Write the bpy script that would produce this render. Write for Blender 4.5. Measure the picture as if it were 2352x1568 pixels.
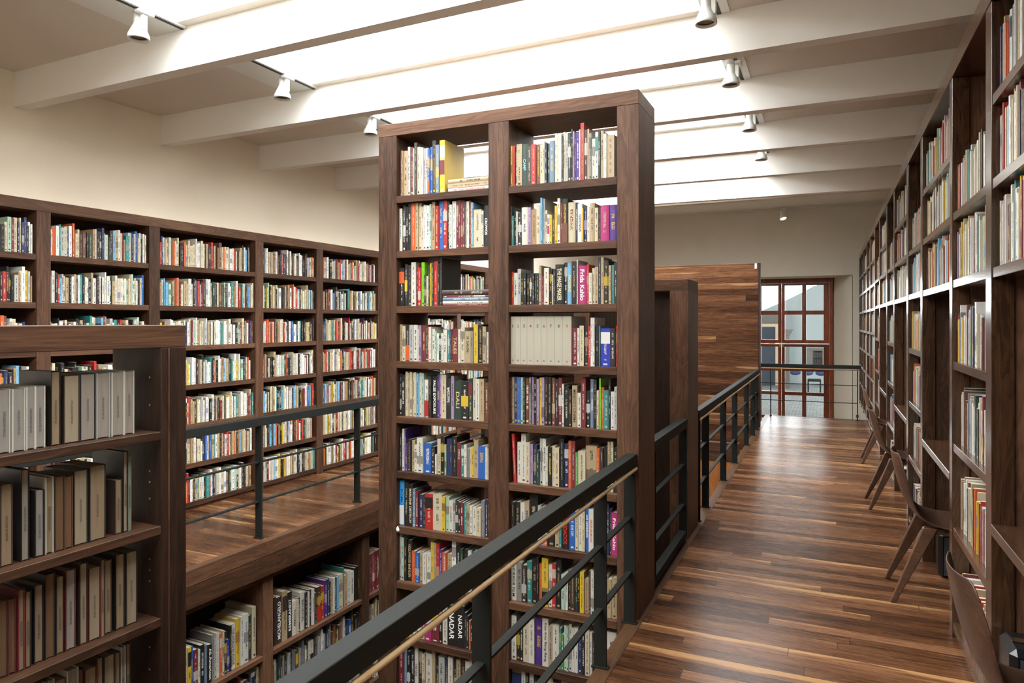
import bpy, bmesh, math, random
from mathutils import Matrix, Vector
for o in list(bpy.data.objects): bpy.data.objects.remove(o)
SC = bpy.context.scene
COL = SC.collection

# ---------------------------------------------------------------- camera
F = 1590.0
YAW = math.atan(724 / F)
EYE = 1.6
cd = bpy.data.cameras.new('camera'); cam = bpy.data.objects.new('camera', cd); COL.objects.link(cam)
cd.sensor_width = 36; cd.sensor_fit = 'HORIZONTAL'; cd.lens = 36 * F / 2352
cd.shift_y = -44 / 2352; cd.clip_start = .05; cd.clip_end = 200
cam.location = (0, 0, EYE); cam.rotation_euler = (math.pi / 2, 0, YAW)
SC.camera = cam
# ---------------------------------------------------------------- exposure, sky
SC.view_settings.view_transform = 'Standard'; SC.view_settings.look = 'None'
SC.view_settings.gamma = 1; SC.view_settings.use_curve_mapping = False
SC.view_settings.exposure = 0.0
w = bpy.data.worlds.new('World'); SC.world = w; w.use_nodes = True
bg = w.node_tree.nodes['Background']; bg.inputs[0].default_value = (.97, .985, 1, 1); bg.inputs[1].default_value = 21.0
SC.cycles.max_bounces = 10; SC.cycles.diffuse_bounces = 6; SC.cycles.glossy_bounces = 4
SC.cycles.transparent_max_bounces = 12
SC.cycles.sample_clamp_indirect = 8
# the skylight panes let the sky through: one portal above each bay guides the sampling (it adds no light)
BEAM_L = [1.85, 3.005, 4.166, 5.27, 6.41, 7.56, 8.80]
BEAM_R = [1.67, 2.87, 4.06, 5.26, 6.50, 7.66, 8.93]
def beamy(k, x):
    f = (x + 5.2) / 6.2
    return BEAM_L[k] * (1 - f) + BEAM_R[k] * f
ZC = 3.37; ZB = 3.125; SKX0 = -3.53; SKX1 = -.56; ZG = 4.25
def portal(name, loc, rot, sx, sy):
    l = bpy.data.lights.new(name, 'AREA'); l.shape = 'RECTANGLE'; l.size = sx; l.size_y = sy
    l.cycles.is_portal = True
    o = bpy.data.objects.new(name, l); COL.objects.link(o); o.location = loc; o.rotation_euler = rot
portal('skylight_portal_far', ((SKX0 + SKX1) / 2, 10.7, 4.13), (0, 0, 0), 3.0, 2.6)
_m = (SKX0 + SKX1) / 2
portal('skylight_portal_side', (SKX0 - .1, 4.0, 3.83), (0, -math.pi / 2, 0), .82, 10.0)
portal('skylight_portal_side', (SKX1 + .1, 4.0, 3.83), (0, math.pi / 2, 0), .82, 10.0)
portal('skylight_portal', ((SKX0 + SKX1) / 2, 4.0, ZG + .03), (0, 0, 0), 3.0, 10.4)

# ---------------------------------------------------------------- helpers
def srgb(h):
    h = h.lstrip('#'); v = [int(h[i:i + 2], 16) / 255 for i in (0, 2, 4)]
    return tuple(c / 12.92 if c <= .04045 else ((c + .055) / 1.055) ** 2.4 for c in v) + (1,)
class N:
    def __init__(s, name):
        s.m = bpy.data.materials.new(name); s.m.use_nodes = True; s.t = s.m.node_tree; s.n = s.t.nodes; s.l = s.t.links
        s.b = s.n['Principled BSDF']
    def new(s, typ, **k):
        n = s.n.new(typ)
        for a, v in k.items():
            if a == 'ins':
                for i, x in v.items():
                    if isinstance(x, bpy.types.NodeSocket): s.l.new(x, n.inputs[i])
                    else: n.inputs[i].default_value = x
            else: setattr(n, a, v)
        return n
    def math(s, op, a, b=None, c=None):
        d = {0: a}
        if b is not None: d[1] = b
        if c is not None: d[2] = c
        return s.new('ShaderNodeMath', operation=op, ins=d).outputs[0]
    def set(s, i, v):
        if isinstance(v, bpy.types.NodeSocket): s.l.new(v, s.b.inputs[i])
        else: s.b.inputs[i].default_value = v
    def ramp(s, fac, stops):
        r = s.new('ShaderNodeValToRGB', ins={0: fac}); e = r.color_ramp.elements
        e[0].position, e[0].color = stops[0]; e[1].position, e[1].color = stops[-1]
        for p, c in stops[1:-1]:
            q = e.new(p); q.color = c
        return r.outputs[0]
    def mix(s, f, a, b, mode='MIX'):
        n = s.new('ShaderNodeMix', data_type='RGBA', blend_type=mode)
        for i, x in ((0, f), (6, a), (7, b)):
            if isinstance(x, bpy.types.NodeSocket): s.l.new(x, n.inputs[i])
            else: n.inputs[i].default_value = x
        return n.outputs[2]
    def bump(s, h, st=.3, d=.01):
        b = s.new('ShaderNodeBump', ins={'Strength': st, 'Distance': d, 'Height': h}); s.l.new(b.outputs[0], s.b.inputs['Normal'])

def plain(name, hexc, rough=.6, metal=0, coat=0, noise=0.0, spec=.5):
    k = N(name); c = srgb(hexc)
    if noise:
        tc = k.new('ShaderNodeTexCoord').outputs['Object']
        nz = k.new('ShaderNodeTexNoise', ins={'Vector': tc, 'Scale': 3.0, 'Detail': 5.0}).outputs[0]
        k.set('Base Color', k.mix(nz, tuple(x * (1 - noise) for x in c[:3]) + (1,), tuple(min(1, x * (1 + noise)) for x in c[:3]) + (1,)))
        n2 = k.new('ShaderNodeTexNoise', ins={'Vector': tc, 'Scale': 60.0, 'Detail': 3.0}).outputs[0]
        k.bump(n2, .15, .004)
    else: k.set('Base Color', c)
    k.set('Roughness', rough); k.set('Metallic', metal); k.set('Coat Weight', coat); k.set('Specular IOR Level', spec)
    return k.m

def wood(name, axis, dark, mid, light, rough=.5, coat=0, vary=.35, spec=.22):
    """walnut: grain runs along AXIS of the board's own space, every board of its own tone"""
    k = N(name)
    tc = k.new('ShaderNodeTexCoord').outputs['Object']
    rnd = k.new('ShaderNodeObjectInfo').outputs['Random']
    off = k.new('ShaderNodeCombineXYZ', ins={0: k.math('MULTIPLY', rnd, 31.7), 1: k.math('MULTIPLY', rnd, 17.3), 2: k.math('MULTIPLY', rnd, 9.1)}).outputs[0]
    v = k.new('ShaderNodeVectorMath', operation='ADD', ins={0: tc, 1: off}).outputs[0]
    sc = [9., 9., 9.]; sc[axis] = 1.0
    mp = k.new('ShaderNodeMapping', ins={'Vector': v, 'Scale': tuple(sc)}).outputs[0]
    n1 = k.new('ShaderNodeTexNoise', ins={'Vector': mp, 'Scale': 1.1, 'Detail': 4.0, 'Distortion': 1.6}).outputs[0]
    rings = k.math('FRACT', k.math('MULTIPLY', n1, 9.0))
    rings = k.math('ABSOLUTE', k.math('SUBTRACT', rings, .5))
    sf = [120., 120., 120.]; sf[axis] = 4.0
    mf = k.new('ShaderNodeMapping', ins={'Vector': v, 'Scale': tuple(sf)}).outputs[0]
    n2 = k.new('ShaderNodeTexNoise', ins={'Vector': mf, 'Scale': 1.0, 'Detail': 2.0}).outputs[0]
    f = k.math('ADD', k.math('MULTIPLY', n1, .55), k.math('MULTIPLY', rings, .38))
    f = k.math('ADD', f, k.math('MULTIPLY', k.math('SUBTRACT', n2, .5), .42))
    f = k.math('ADD', f, k.math('MULTIPLY', k.math('SUBTRACT', rnd, .5), vary))
    c = k.ramp(f, [(.12, srgb(dark)), (.45, srgb(mid)), (.85, srgb(light))])
    k.set('Base Color', c); k.set('Roughness', rough); k.set('Coat Weight', coat); k.set('Coat Roughness', .22); k.set('Specular IOR Level', spec)
    k.bump(n2, .12, .002)
    return k.m
WX = wood('walnut_grain_x', 0, '#2f1d12', '#4f3423', '#6f5039')
WZ = wood('walnut_grain_z', 2, '#301f14', '#533828', '#77553e')
WY = wood('walnut_grain_y', 1, '#2f1d12', '#4f3423', '#6f5039')
WS = wood('glossy_walnut', 0, '#2c1b10', '#482f1f', '#60422c', rough=.22, coat=.5, spec=.5)
WSZ = wood('glossy_walnut_upright', 2, '#2c1b10', '#482f1f', '#60422c', rough=.22, coat=.5, spec=.5)
WD = wood('dark_walnut', 2, '#22150e', '#36241a', '#483122')
WCH = wood('chair_walnut', 0, '#33221a', '#4d3527', '#684a36', rough=.35, coat=.2)
WOAK = wood('warm_oak', 2, '#6b3c1c', '#8f5730', '#a8703f', rough=.4)
WDOOR = wood('red_varnished_pine', 2, '#4a2010', '#74371c', '#8e4a28', rough=.3, coat=.4)
WDOWEL = wood('pale_dowel_wood', 1, '#8a6c4a', '#a98c66', '#bda27c', rough=.5)

def planks(name, alongx=True, bw=.085, bl=1.5, coat=.0, rough=.21, warm=0, vertical=False):
    k = N(name)
    g = k.new('ShaderNodeTexCoord').outputs['Object']
    sp = k.new('ShaderNodeSeparateXYZ', ins={0: g}).outputs
    a, b = (sp[0], sp[2]) if vertical else ((sp[0], sp[1]) if alongx else (sp[1], sp[0]))
    row = k.math('FLOOR', k.math('DIVIDE', b, bw))
    rr = k.new('ShaderNodeTexWhiteNoise', noise_dimensions='1D', ins={'W': row}).outputs['Value']
    al = k.math('ADD', a, k.math('MULTIPLY', rr, bl * 7.3))
    colm = k.math('FLOOR', k.math('DIVIDE', al, bl))
    cell = k.new('ShaderNodeCombineXYZ', ins={0: row, 1: colm, 2: 3.3}).outputs[0]
    wn = k.new('ShaderNodeTexWhiteNoise', noise_dimensions='3D', ins={'Vector': cell}).outputs
    # grain
    co = k.new('ShaderNodeCombineXYZ', ins={0: k.math('MULTIPLY', a, 1.3), 1: k.math('MULTIPLY', b, 26.0), 2: k.math('MULTIPLY', wn['Value'], 40.)}).outputs[0]
    n1 = k.new('ShaderNodeTexNoise', ins={'Vector': co, 'Scale': 1.0, 'Detail': 5.0, 'Distortion': 1.8}).outputs[0]
    co2 = k.new('ShaderNodeCombineXYZ', ins={0: k.math('MULTIPLY', a, 5.), 1: k.math('MULTIPLY', b, 120.0), 2: k.math('MULTIPLY', wn['Value'], 9.)}).outputs[0]
    n2 = k.new('ShaderNodeTexNoise', ins={'Vector': co2, 'Scale': 1.0, 'Detail': 2.0}).outputs[0]
    rings = k.math('ABSOLUTE', k.math('SUBTRACT', k.math('FRACT', k.math('MULTIPLY', n1, 8.)), .5))
    f = k.math('ADD', k.math('MULTIPLY', n1, .5), k.math('MULTIPLY', rings, .3))
    f = k.math('ADD', f, k.math('MULTIPLY', k.math('SUBTRACT', n2, .5), .36))
    f = k.math('ADD', f, k.math('MULTIPLY', k.math('SUBTRACT', wn['Value'], .5), .42 if vertical else .34))
    c = k.ramp(f, [(.08, srgb('#28160b')), (.30, srgb('#4c2e1a')), (.52, srgb('#6b472e')), (.9, srgb('#8e6849'))])
    # pale sapwood edge on some boards
    fb = k.math('FRACT', k.math('DIVIDE', b, bw))
    edge = k.math('ADD', fb, k.math('MULTIPLY', k.math('SUBTRACT', n1, .5), .9))
    slow = k.new('ShaderNodeTexNoise', ins={'Vector': k.new('ShaderNodeCombineXYZ', ins={0: k.math('MULTIPLY', a, 1.1), 1: k.math('MULTIPLY', row, 3.7), 2: 4.}).outputs[0], 'Scale': 1.0, 'Detail': 2.0}).outputs[0]
    edge = k.math('ADD', edge, k.math('MULTIPLY', k.math('SUBTRACT', slow, .52), 2.2))
    smo = k.new('ShaderNodeMapRange', ins={0: edge, 1: .72, 2: .86}).outputs[0]
    sap = k.math('MULTIPLY', smo, k.math('GREATER_THAN', wn['Value'], .62 if vertical else .76))
    c = k.mix(k.math('MULTIPLY', sap, .55), c, srgb('#a67d4e'))
    gap = k.math('LESS_THAN', k.math('ABSOLUTE', k.math('SUBTRACT', fb, .5)), .485)
    fa = k.math('FRACT', k.math('DIVIDE', al, bl))
    gap2 = k.math('LESS_THAN', k.math('ABSOLUTE', k.math('SUBTRACT', fa, .5)), .499)
    gg = k.math('MULTIPLY', gap, gap2)
    c = k.mix(k.math('SUBTRACT', 1.0, gg), c, srgb('#2a170e'))
    k.set('Base Color', c)
    k.set('Roughness', k.math('ADD', rough, k.math('MULTIPLY', n2, .12)))
    k.set('Coat Weight', coat); k.set('Coat Roughness', .22); k.set('Specular IOR Level', .11)
    k.bump(k.math('ADD', k.math('MULTIPLY', gg, .6), k.math('MULTIPLY', n2, .12)), .22, .003)
    return k.m
M_FLOOR = planks('walnut_floor_boards')
M_PANEL = planks('walnut_wall_boards', bw=.092, bl=2.3, coat=0, rough=.5, vertical=True)

def paint(name, hexc, amt=.05):
    return plain(name, hexc, rough=.85, noise=amt, spec=.25)
M_WALL = paint('cream_plaster', '#eaddca')
M_GREY = paint('warm_grey_plaster', '#bdb3a3')
M_CEIL = paint('white_ceiling_paint', '#d9d0c4')
M_BEAM = paint('white_beam_paint', '#efece6', .03)
M_STEEL = plain('dark_painted_steel', '#20201d', rough=.65, noise=.15, spec=.1)
M_BLACK = plain('black_plastic', '#111214', rough=.25)
M_DGREY = plain('dark_grey_plastic', '#3a3d40', rough=.5)
M_WHITE = plain('white_enamel', '#dcdcd6', rough=.4)
M_LENS = plain('amber_reflector', '#8a6a52', rough=.15, metal=.9)
M_SLOT = plain('track_slot', '#20201f', rough=.6)
M_PAGE = None

def glass(name, tint=(1, 1, 1, 1), gl=.06, tr=1.0):
    m = bpy.data.materials.new(name); m.use_nodes = True; t = m.node_tree; t.nodes.clear()
    o = t.nodes.new('ShaderNodeOutputMaterial'); mx = t.nodes.new('ShaderNodeMixShader'); a = t.nodes.new('ShaderNodeBsdfTransparent')
    g = t.nodes.new('ShaderNodeBsdfGlossy'); g.inputs['Roughness'].default_value = .03
    lw = t.nodes.new('ShaderNodeLayerWeight'); p5 = t.nodes.new('ShaderNodeMath'); p5.operation = 'POWER'; p5.inputs[1].default_value = 5
    fr = t.nodes.new('ShaderNodeMath'); fr.operation = 'MULTIPLY_ADD'; fr.inputs[1].default_value = .9; fr.inputs[2].default_value = .03
    t.links.new(lw.outputs['Facing'], p5.inputs[0]); t.links.new(p5.outputs[0], fr.inputs[0])
    a.inputs[0].default_value = tint
    t.links.new(fr.outputs[0], mx.inputs[0]); t.links.new(a.outputs[0], mx.inputs[1]); t.links.new(g.outputs[0], mx.inputs[2]); t.links.new(mx.outputs[0], o.inputs[0])
    return m
M_GLASS = glass('clear_glass', (.93, .96, .96, 1)); M_SKYGLASS = glass('skylight_glass', (.95, .97, .98, 1))

def box(bm, x0, x1, y0, y1, z0, z1, mat=0, bev=0):
    vs = [bm.verts.new((x, y, z)) for z in (z0, z1) for x, y in ((x0, y0), (x1, y0), (x1, y1), (x0, y1))]
    fs = [(3, 2, 1, 0), (4, 5, 6, 7), (0, 1, 5, 4), (1, 2, 6, 5), (2, 3, 7, 6), (3, 0, 4, 7)]
    out = []
    for f in fs:
        q = bm.faces.new([vs[i] for i in f]); q.material_index = mat; out.append(q)
    if bev:
        es = list({e for f in out for e in f.edges})
        bmesh.ops.bevel(bm, geom=es, offset=bev, segments=1, affect='EDGES', profile=.5)
    return vs
def hexa(bm, pts, mat=0):
    """8 points: bottom four (ccw), top four"""
    vs = [bm.verts.new(p) for p in pts]
    for f in [(3, 2, 1, 0), (4, 5, 6, 7), (0, 1, 5, 4), (1, 2, 6, 5), (2, 3, 7, 6), (3, 0, 4, 7)]:
        bm.faces.new([vs[i] for i in f]).material_index = mat
def obj(name, bm, mat, parent=None, smooth=False, loc=None, rot=None):
    me = bpy.data.meshes.new(name); bm.normal_update(); bm.to_mesh(me); bm.free()
    for m in (mat if isinstance(mat, (list, tuple)) else [mat]): me.materials.append(m)
    if smooth:
        for p in me.polygons: p.use_smooth = True
    o = bpy.data.objects.new(name, me); COL.objects.link(o)
    if parent: o.parent = parent
    if loc: o.location = loc
    if rot: o.rotation_euler = rot
    return o
def bx(name, mat, parent, x0, x1, y0, y1, z0, z1, bev=.0015):
    bm = bmesh.new(); box(bm, x0, x1, y0, y1, z0, z1, 0, bev); return obj(name, bm, mat, parent)
def thing(name, label, cat, loc=(0, 0, 0), rz=0, group=None, kind=None):
    o = bpy.data.objects.new(name, None); COL.objects.link(o); o.location = loc; o.rotation_euler = (0, 0, rz)
    o.empty_display_size = .05
    return tag(o, label, cat, group, kind)
def tag(o, label=None, cat=None, group=None, kind=None):
    if label: o['label'] = label
    if cat: o['category'] = cat
    if group: o['group'] = group
    if kind: o['kind'] = kind
    return o
def struct(name, bm, mat, label=None, parent=None):
    o = obj(name, bm, mat, parent); o['kind'] = 'structure'
    if label: o['label'] = label
    return o
def ring(bm, c, ax, r, n=16):
    ax = Vector(ax).normalized(); u = ax.orthogonal().normalized(); v = ax.cross(u)
    return [bm.verts.new(Vector(c) + r * (math.cos(2 * math.pi * i / n) * u + math.sin(2 * math.pi * i / n) * v)) for i in range(n)]
def lathe(bm, base, ax, prof, n=18, cap=True, mat=0):
    """prof: list of (distance along axis, radius)"""
    ax = Vector(ax).normalized(); rs = [ring(bm, Vector(base) + ax * h, ax, max(r, 1e-4), n) for h, r in prof]
    for a, b in zip(rs, rs[1:]):
        for i in range(n):
            j = (i + 1) % n; f = bm.faces.new((a[i], a[j], b[j], b[i])); f.material_index = mat; f.smooth = True
    if cap:
        bm.faces.new(rs[0][::-1]).material_index = mat; bm.faces.new(rs[-1]).material_index = mat
def dup(root):
    r = root.copy(); COL.objects.link(r)
    for ch in list(root.children):
        c = ch.copy(); COL.objects.link(c); c.parent = r
        for g in ch.children:
            d = g.copy(); COL.objects.link(d); d.parent = c
    return r

# the left gallery is turned 1.42 degrees: p = distance out from its edge, q = along it
D = math.radians(1.42); E0 = Vector((-3.814, 0, 0))
nv = Vector((math.cos(D), -math.sin(D), 0)); dv = Vector((math.sin(D), math.cos(D), 0))
def G(p, q, z=0): return E0 + nv * p + dv * q + Vector((0, 0, z))
GROT = math.pi / 2 - D      # local x = along the gallery, local y = away from the viewer
# ================================================================ the setting
YB, YF = -2.2, 15.4          # back wall, far wall
XR = 1.02                    # right wall
ZL = -2.45                   # lower floor
FE = -.975                   # edge of the right walkway
WE = 12.7                    # where the walkway ends
def sbox(name, mat, label, *a, bev=0):
    bm = bmesh.new(); box(bm, *a, bev=bev); return struct(name, bm, mat, label)
sbox('floor', M_FLOOR, 'polished walnut board floor of the right-hand walkway', FE + .004, XR, YB, WE, -.03, 0)
bm = bmesh.new(); q0, q1 = -2.0, 15.2
hexa(bm, [G(-1.6, q0, -.03), G(0, q0, -.03), G(0, q1, -.03), G(-1.6, q1, -.03), G(-1.6, q0, 0), G(0, q0, 0), G(0, q1, 0), G(-1.6, q1, 0)])
struct('floor', bm, M_FLOOR, 'walnut board floor of the left gallery')
sbox('floor', M_FLOOR, 'lower floor of the stack room', -5.6, XR, YB, YF, ZL - .1, ZL)
sbox('floor', M_GREY, 'stone landing inside the glazed door', -5.4, XR, WE + .05, 17.2, -.7, -.6)
# fascias under the walkway edges
sbox('trim_1', WY, 'dark walnut fascia along the walkway edge', FE, FE + .03, YB, WE, -.30, -.0305)
sbox('trim_2', WX, 'walnut fascia at the far end of the walkway', FE + .03, XR, WE, WE + .03, -.62, -.0005)
M_EDGE = wood('edge_board', 1, '#3c281a', '#523825', '#684a33', rough=.35)
sbox('trim_3', M_EDGE, 'pale edge board flush with the walkway floor', FE, FE + .075, YB, WE, 0.0, .0025)
for nm, z0, z1, o, lb in (('trim_4', -.098, -.0005, .0, 'upper walnut fascia board of the left gallery'), ('trim_5', -.245, -.104, .004, 'lower walnut fascia board of the left gallery')):
    bm = bmesh.new(); hexa(bm, [G(-.03, q0, z0), G(.002 + o, q0, z0), G(.002 + o, q1, z0), G(-.03, q1, z0), G(-.03, q0, z1), G(.002 + o, q0, z1), G(.002 + o, q1, z1), G(-.03, q1, z1)])
    struct(nm, bm, WY, lb)
bm = bmesh.new(); hexa(bm, [G(-.06, q0, 0), G(.002, q0, 0), G(.002, q1, 0), G(-.06, q1, 0), G(-.06, q0, .002), G(.002, q0, .002), G(.002, q1, .002), G(-.06, q1, .002)])
struct('trim_6', bm, M_EDGE, 'pale edge board of the left gallery floor')
# walls
sbox('wall_right', M_GREY, 'grey plaster wall behind the long bookcase', XR, XR + .3, YB, YF + 2, ZL, 4.3)
sbox('wall_back', M_GREY, 'grey plaster wall behind the camera', -6.2, XR + .3, YB - .3, YB, ZL, 4.3)
bm = bmesh.new(); hexa(bm, [G(-1.8, -3, ZL), G(-1.5, -3, ZL), G(-1.5, 16, ZL), G(-1.8, 16, ZL), G(-1.8, -3, 4.3), G(-1.5, -3, 4.3), G(-1.5, 16, 4.3), G(-1.8, 16, 4.3)])
struct('wall_left', bm, M_WALL, 'cream plaster wall above the left bookcase')
# far wall with the splayed door opening
DX0, DX1 = -2.05, .455; DZ = 2.55; DY = 16.1; IX0, IX1, IZ = -1.80, .10, 2.50
bm = bmesh.new()
box(bm, -6.2, DX0, YF, YF + .95, ZL, 4.3); box(bm, DX1, XR, YF, YF + .95, ZL, 4.3); box(bm, DX0, DX1, YF, YF + .95, DZ, 4.3)
box(bm, DX0, DX1, YF, YF + .95, ZL, -.601)
hexa(bm, [(DX1, YF, -.6), (DX1 + .01, YF, -.6), (DX1 + .01, DY + .25, -.6), (IX1, DY + .25, -.6), (DX1, YF, DZ), (DX1 + .01, YF, DZ), (DX1 + .01, DY + .25, DZ), (IX1, DY + .25, DZ)])
hexa(bm, [(DX0 - .01, YF, -.6), (DX0, YF, -.6), (IX0, DY + .25, -.6), (DX0 - .01, DY + .25, -.6), (DX0 - .01, YF, DZ), (DX0, YF, DZ), (IX0, DY + .25, DZ), (DX0 - .01, DY + .25, DZ)])
struct('wall_far', bm, M_GREY, 'grey plaster far wall with the splayed door opening')
# ceiling: flat strips left and right of the skylight, slab strips over each beam
bm = bmesh.new()
def cpt(x, k, dy): return (x, beamy(k, x) + dy)
XW = -5.5
yend = 9.05
box(bm, XW, SKX0 - .0, YB, yend, ZC, ZC + .03)
box(bm, SKX1 + .0, XR, YB, yend, ZC, ZC + .03)
def slab(ya, yb2, x0=SKX0, x1=SKX1, z0=ZC, z1=ZC + .02):
    (a0, a1), (b0, b1) = ya, yb2
    hexa(bm, [(x0, a0, z0), (x1, a1, z0), (x1, b1, z0), (x0, b0, z0), (x0, a0, z1), (x1, a1, z1), (x1, b1, z1), (x0, b0, z1)])
for k in range(7):
    l, r = beamy(k, SKX0), beamy(k, SKX1)
    slab((l - .07, r - .07), (l + .13, r + .13))
slab((YB, YB), (beamy(0, SKX0) - 2.6, beamy(0, SKX1) - 2.6))
# skylight well walls
slab((-1.03, -1.03), (-.95, -.95), SKX0 - .08, SKX1 + .08, ZC, ZG)
slab((9.06, 9.06), (9.16, 9.16), XW, XR, ZC - .25, 4.26)
slab((9.16, 9.16), (YF + .3, YF + .3), XW, SKX0, 3.97, 4.1); slab((9.16, 9.16), (YF + .3, YF + .3), SKX1, XR, 3.97, 4.1)
slab((9.16, 9.16), (9.4, 9.4), SKX0, SKX1, 3.97, 4.1); slab((12.0, 12.0), (YF + .3, YF + .3), SKX0, SKX1, 3.97, 4.1)
struct('ceiling', bm, M_CEIL, 'white ceiling with the skylight well')
for k in range(7):
    bm = bmesh.new(); T = .09
    l, r = BEAM_L[k], BEAM_R[k]
    xl = -5.42
    hexa(bm, [(xl, l, ZB), (XR, r, ZB), (XR, r + T, ZB), (xl, l + T, ZB), (xl, l, ZC + .001), (XR, r, ZC + .001), (XR, r + T, ZC + .001), (xl, l + T, ZC + .001)])
    struct('trim_%d' % (10 + k), bm, M_BEAM, 'white ceiling beam, number %d from the camera' % (k + 1))
# white rib across each skylight bay
for k in range(6):
    bm = bmesh.new(); a = beamy(k, -1.4) + .30; b = a + .36
    box(bm, -2.34, SKX1, a, b, 3.88, 3.93)
    struct('trim_%d' % (20 + k), bm, M_BEAM, 'white rib inside the skylight bay')
# glazed roof
win = bpy.data.objects.new('window_1', None); COL.objects.link(win); win['kind'] = 'structure'; win['label'] = 'long glazed skylight over the stack room'
bm = bmesh.new(); box(bm, SKX0, SKX1, -.95, 9.06, ZG, ZG + .012); obj('pane', bm, M_SKYGLASS, win)
for xa in (SKX0 - .012, SKX1):
    bm = bmesh.new(); box(bm, xa, xa + .012, -.95, 9.06, ZC + .0301, ZG); obj('side_pane', bm, M_SKYGLASS, win)  # glass sides added to let low-angle sky light reach beams and wall
bm = bmesh.new()
for i in range(10): y = -.9 + i * 1.1; box(bm, SKX0, SKX1, y - .02, y + .02, ZG + .013, ZG + .06)
obj('glazing_bar', bm, M_WHITE, win)

w2 = bpy.data.objects.new('window_added', None); COL.objects.link(w2); w2['kind'] = 'structure'; w2['label'] = 'unseen skylight added beyond the last beam to brighten the far end'  # hidden opening added to send more daylight onto the far wall
bm = bmesh.new(); box(bm, SKX0, SKX1, 9.4, 12.0, 4.08, 4.092); obj('pane', bm, M_SKYGLASS, w2)
# tracks beside the skylight
def track(name, label, x0, x1, xs, y0, y1, z):
    t = thing(name, label, 'lighting track', ((x0 + x1) / 2, y0, z))
    m = (x0 + x1) / 2
    bm = bmesh.new(); box(bm, x0 - m, x1 - m, 0, y1 - y0, -.012, -.0005); obj('tray', bm, M_WHITE, t)
    bm = bmesh.new(); box(bm, xs - m - .012, xs - m + .012, 0, y1 - y0, -.014, -.0125); obj('slot', bm, M_SLOT, t)
    return t
# spotlights: bell-shaped lamp on a side arm under a track adapter
def spotlight(label, loc, tilt=0, lit=False):
    t = thing('spotlight', label, 'spotlight', loc, group='ceiling spotlights')
    bm = bmesh.new(); box(bm, -.020, .020, -.05, .05, -.018, 0, 0, .003); obj('track_adapter', bm, M_WHITE, t)
    bm = bmesh.new(); box(bm, -.020, .004, -.017, .017, -.105, -.0185, 0, .003); obj('arm', bm, M_WHITE, t)
    R = Matrix.Rotation(tilt, 4, 'Y')
    bm = bmesh.new()
    lathe(bm, (-.05, 0, -.004), (0, 0, -1), [(0, .02), (.004, .026), (.052, .027), (.056, .026), (.10, .046), (.122, .057), (.134, .059), (.146, .058), (.146, .050), (.134, .047)], 22, cap=False)
    bm.faces.new([v for v in bm.verts][:22])
    bmesh.ops.transform(bm, matrix=R, verts=bm.verts)
    h = obj('lamp_head', bm, M_WHITE, t)
    bm = bmesh.new(); lathe(bm, (-.05, 0, -.132), (0, 0, -1), [(0, .01), (.002, .047)], 22)
    bmesh.ops.transform(bm, matrix=R, verts=bm.verts)
    obj('reflector', bm, M_LIT if lit else M_LENS, h)
    return t
ml = bpy.data.materials.new('lit_bulb'); ml.use_nodes = True; ml.node_tree.nodes['Principled BSDF'].inputs['Emission Color'].default_value = (1, .8, .55, 1); ml.node_tree.nodes['Principled BSDF'].inputs['Emission Strength'].default_value = 5
M_LIT = ml
track('lighting_track', 'white lighting track tray along the left edge of the skylight', -3.77, -3.49, -3.52, -.9, 9.0, ZC)
track('lighting_track', 'white lighting track tray along the right edge of the skylight', -.645, -.50, -.56, -.9, 9.0, ZC)
SPOT_L = ['first', 'second', 'third', 'fourth', 'fifth']
for i, (y, ww) in enumerate(((2.70, 'nearest the camera, top left corner'), (3.84, 'in the middle of the left row'), (4.89, 'beside the top left corner of the tall bookcase'))):
    spotlight('white spotlight hanging left of the skylight, ' + ww, (-3.51, y, ZC - .014), 0)
for i, (y, ww) in enumerate(((3.83, 'nearest the camera at the top edge'), (4.89, 'second from the camera'), (6.11, 'third from the camera'), (7.26, 'small and farthest of the row'))):
    spotlight('white spotlight hanging right of the skylight, ' + ww, (-.545, y, ZC - .014), 0)
t = thing('lighting_track', 'thin grey lighting track across the top of the far wall', 'lighting track', (-3, YF - .12, 3.93))
bm = bmesh.new(); box(bm, -2.3, 3.9, -.015, .015, -.02, 0.0); obj('tray', bm, M_GREY, t)
s = spotlight('lit spotlight with glowing bulb hanging before the far wall', (-.80, YF - .16, 3.905), -.25, True)
s.rotation_euler = (-.35, 0, 0); s.scale = (1.3, 1.3, 1.3)
# air vent in the left ceiling
t = thing('air_vent', 'small square ceiling air vent in the left ceiling strip', 'vent', (-4.42, 4.75, ZC))
bm = bmesh.new(); box(bm, -.12, .12, -.12, .12, -.008, -.0005, 0, .002); obj('frame', bm, M_CEIL, t)
for i in range(4):
    bm = bmesh.new(); box(bm, -.1, .1, -.09 + i * .05, -.065 + i * .05, -.012, -.0085); obj('slat', bm, M_SLOT, t)

# ---------------------------------------------------------------- the glazed door
d = bpy.data.objects.new('door_1', None); COL.objects.link(d); d['kind'] = 'structure'; d['label'] = 'tall red-brown wooden door with many glass panes'
d.location = (0, DY + .2, 0)
ys0, ys1 = -.035, .035
def px(x):  # picture column on the door plane
    u = x - 1176; c, s = math.cos(YAW), math.sin(YAW); return (DY + .2) * (u * c - F * s) / (u * s + F * c)
def pz(x, y):
    u = x - 1176; c, s = math.cos(YAW), math.sin(YAW); return EYE + (740 - y) * (DY + .2) / (u * s + F * c)
zz = lambda y: pz(1850, y)
cols = [(1753 - 17, 1787.5), (1803, 1842.5), (1852, 1892)]
X = [(px(a), px(b)) for a, b in cols]
wpane = X[2][1] - X[2][0]
XL2 = (X[0][1] - wpane, X[0][1]); gapw = X[2][0] - X[1][1]
XL1 = (XL2[0] - gapw - wpane, XL2[0] - gapw)
cols3 = [XL1, XL2, X[1], X[2]]
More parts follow.
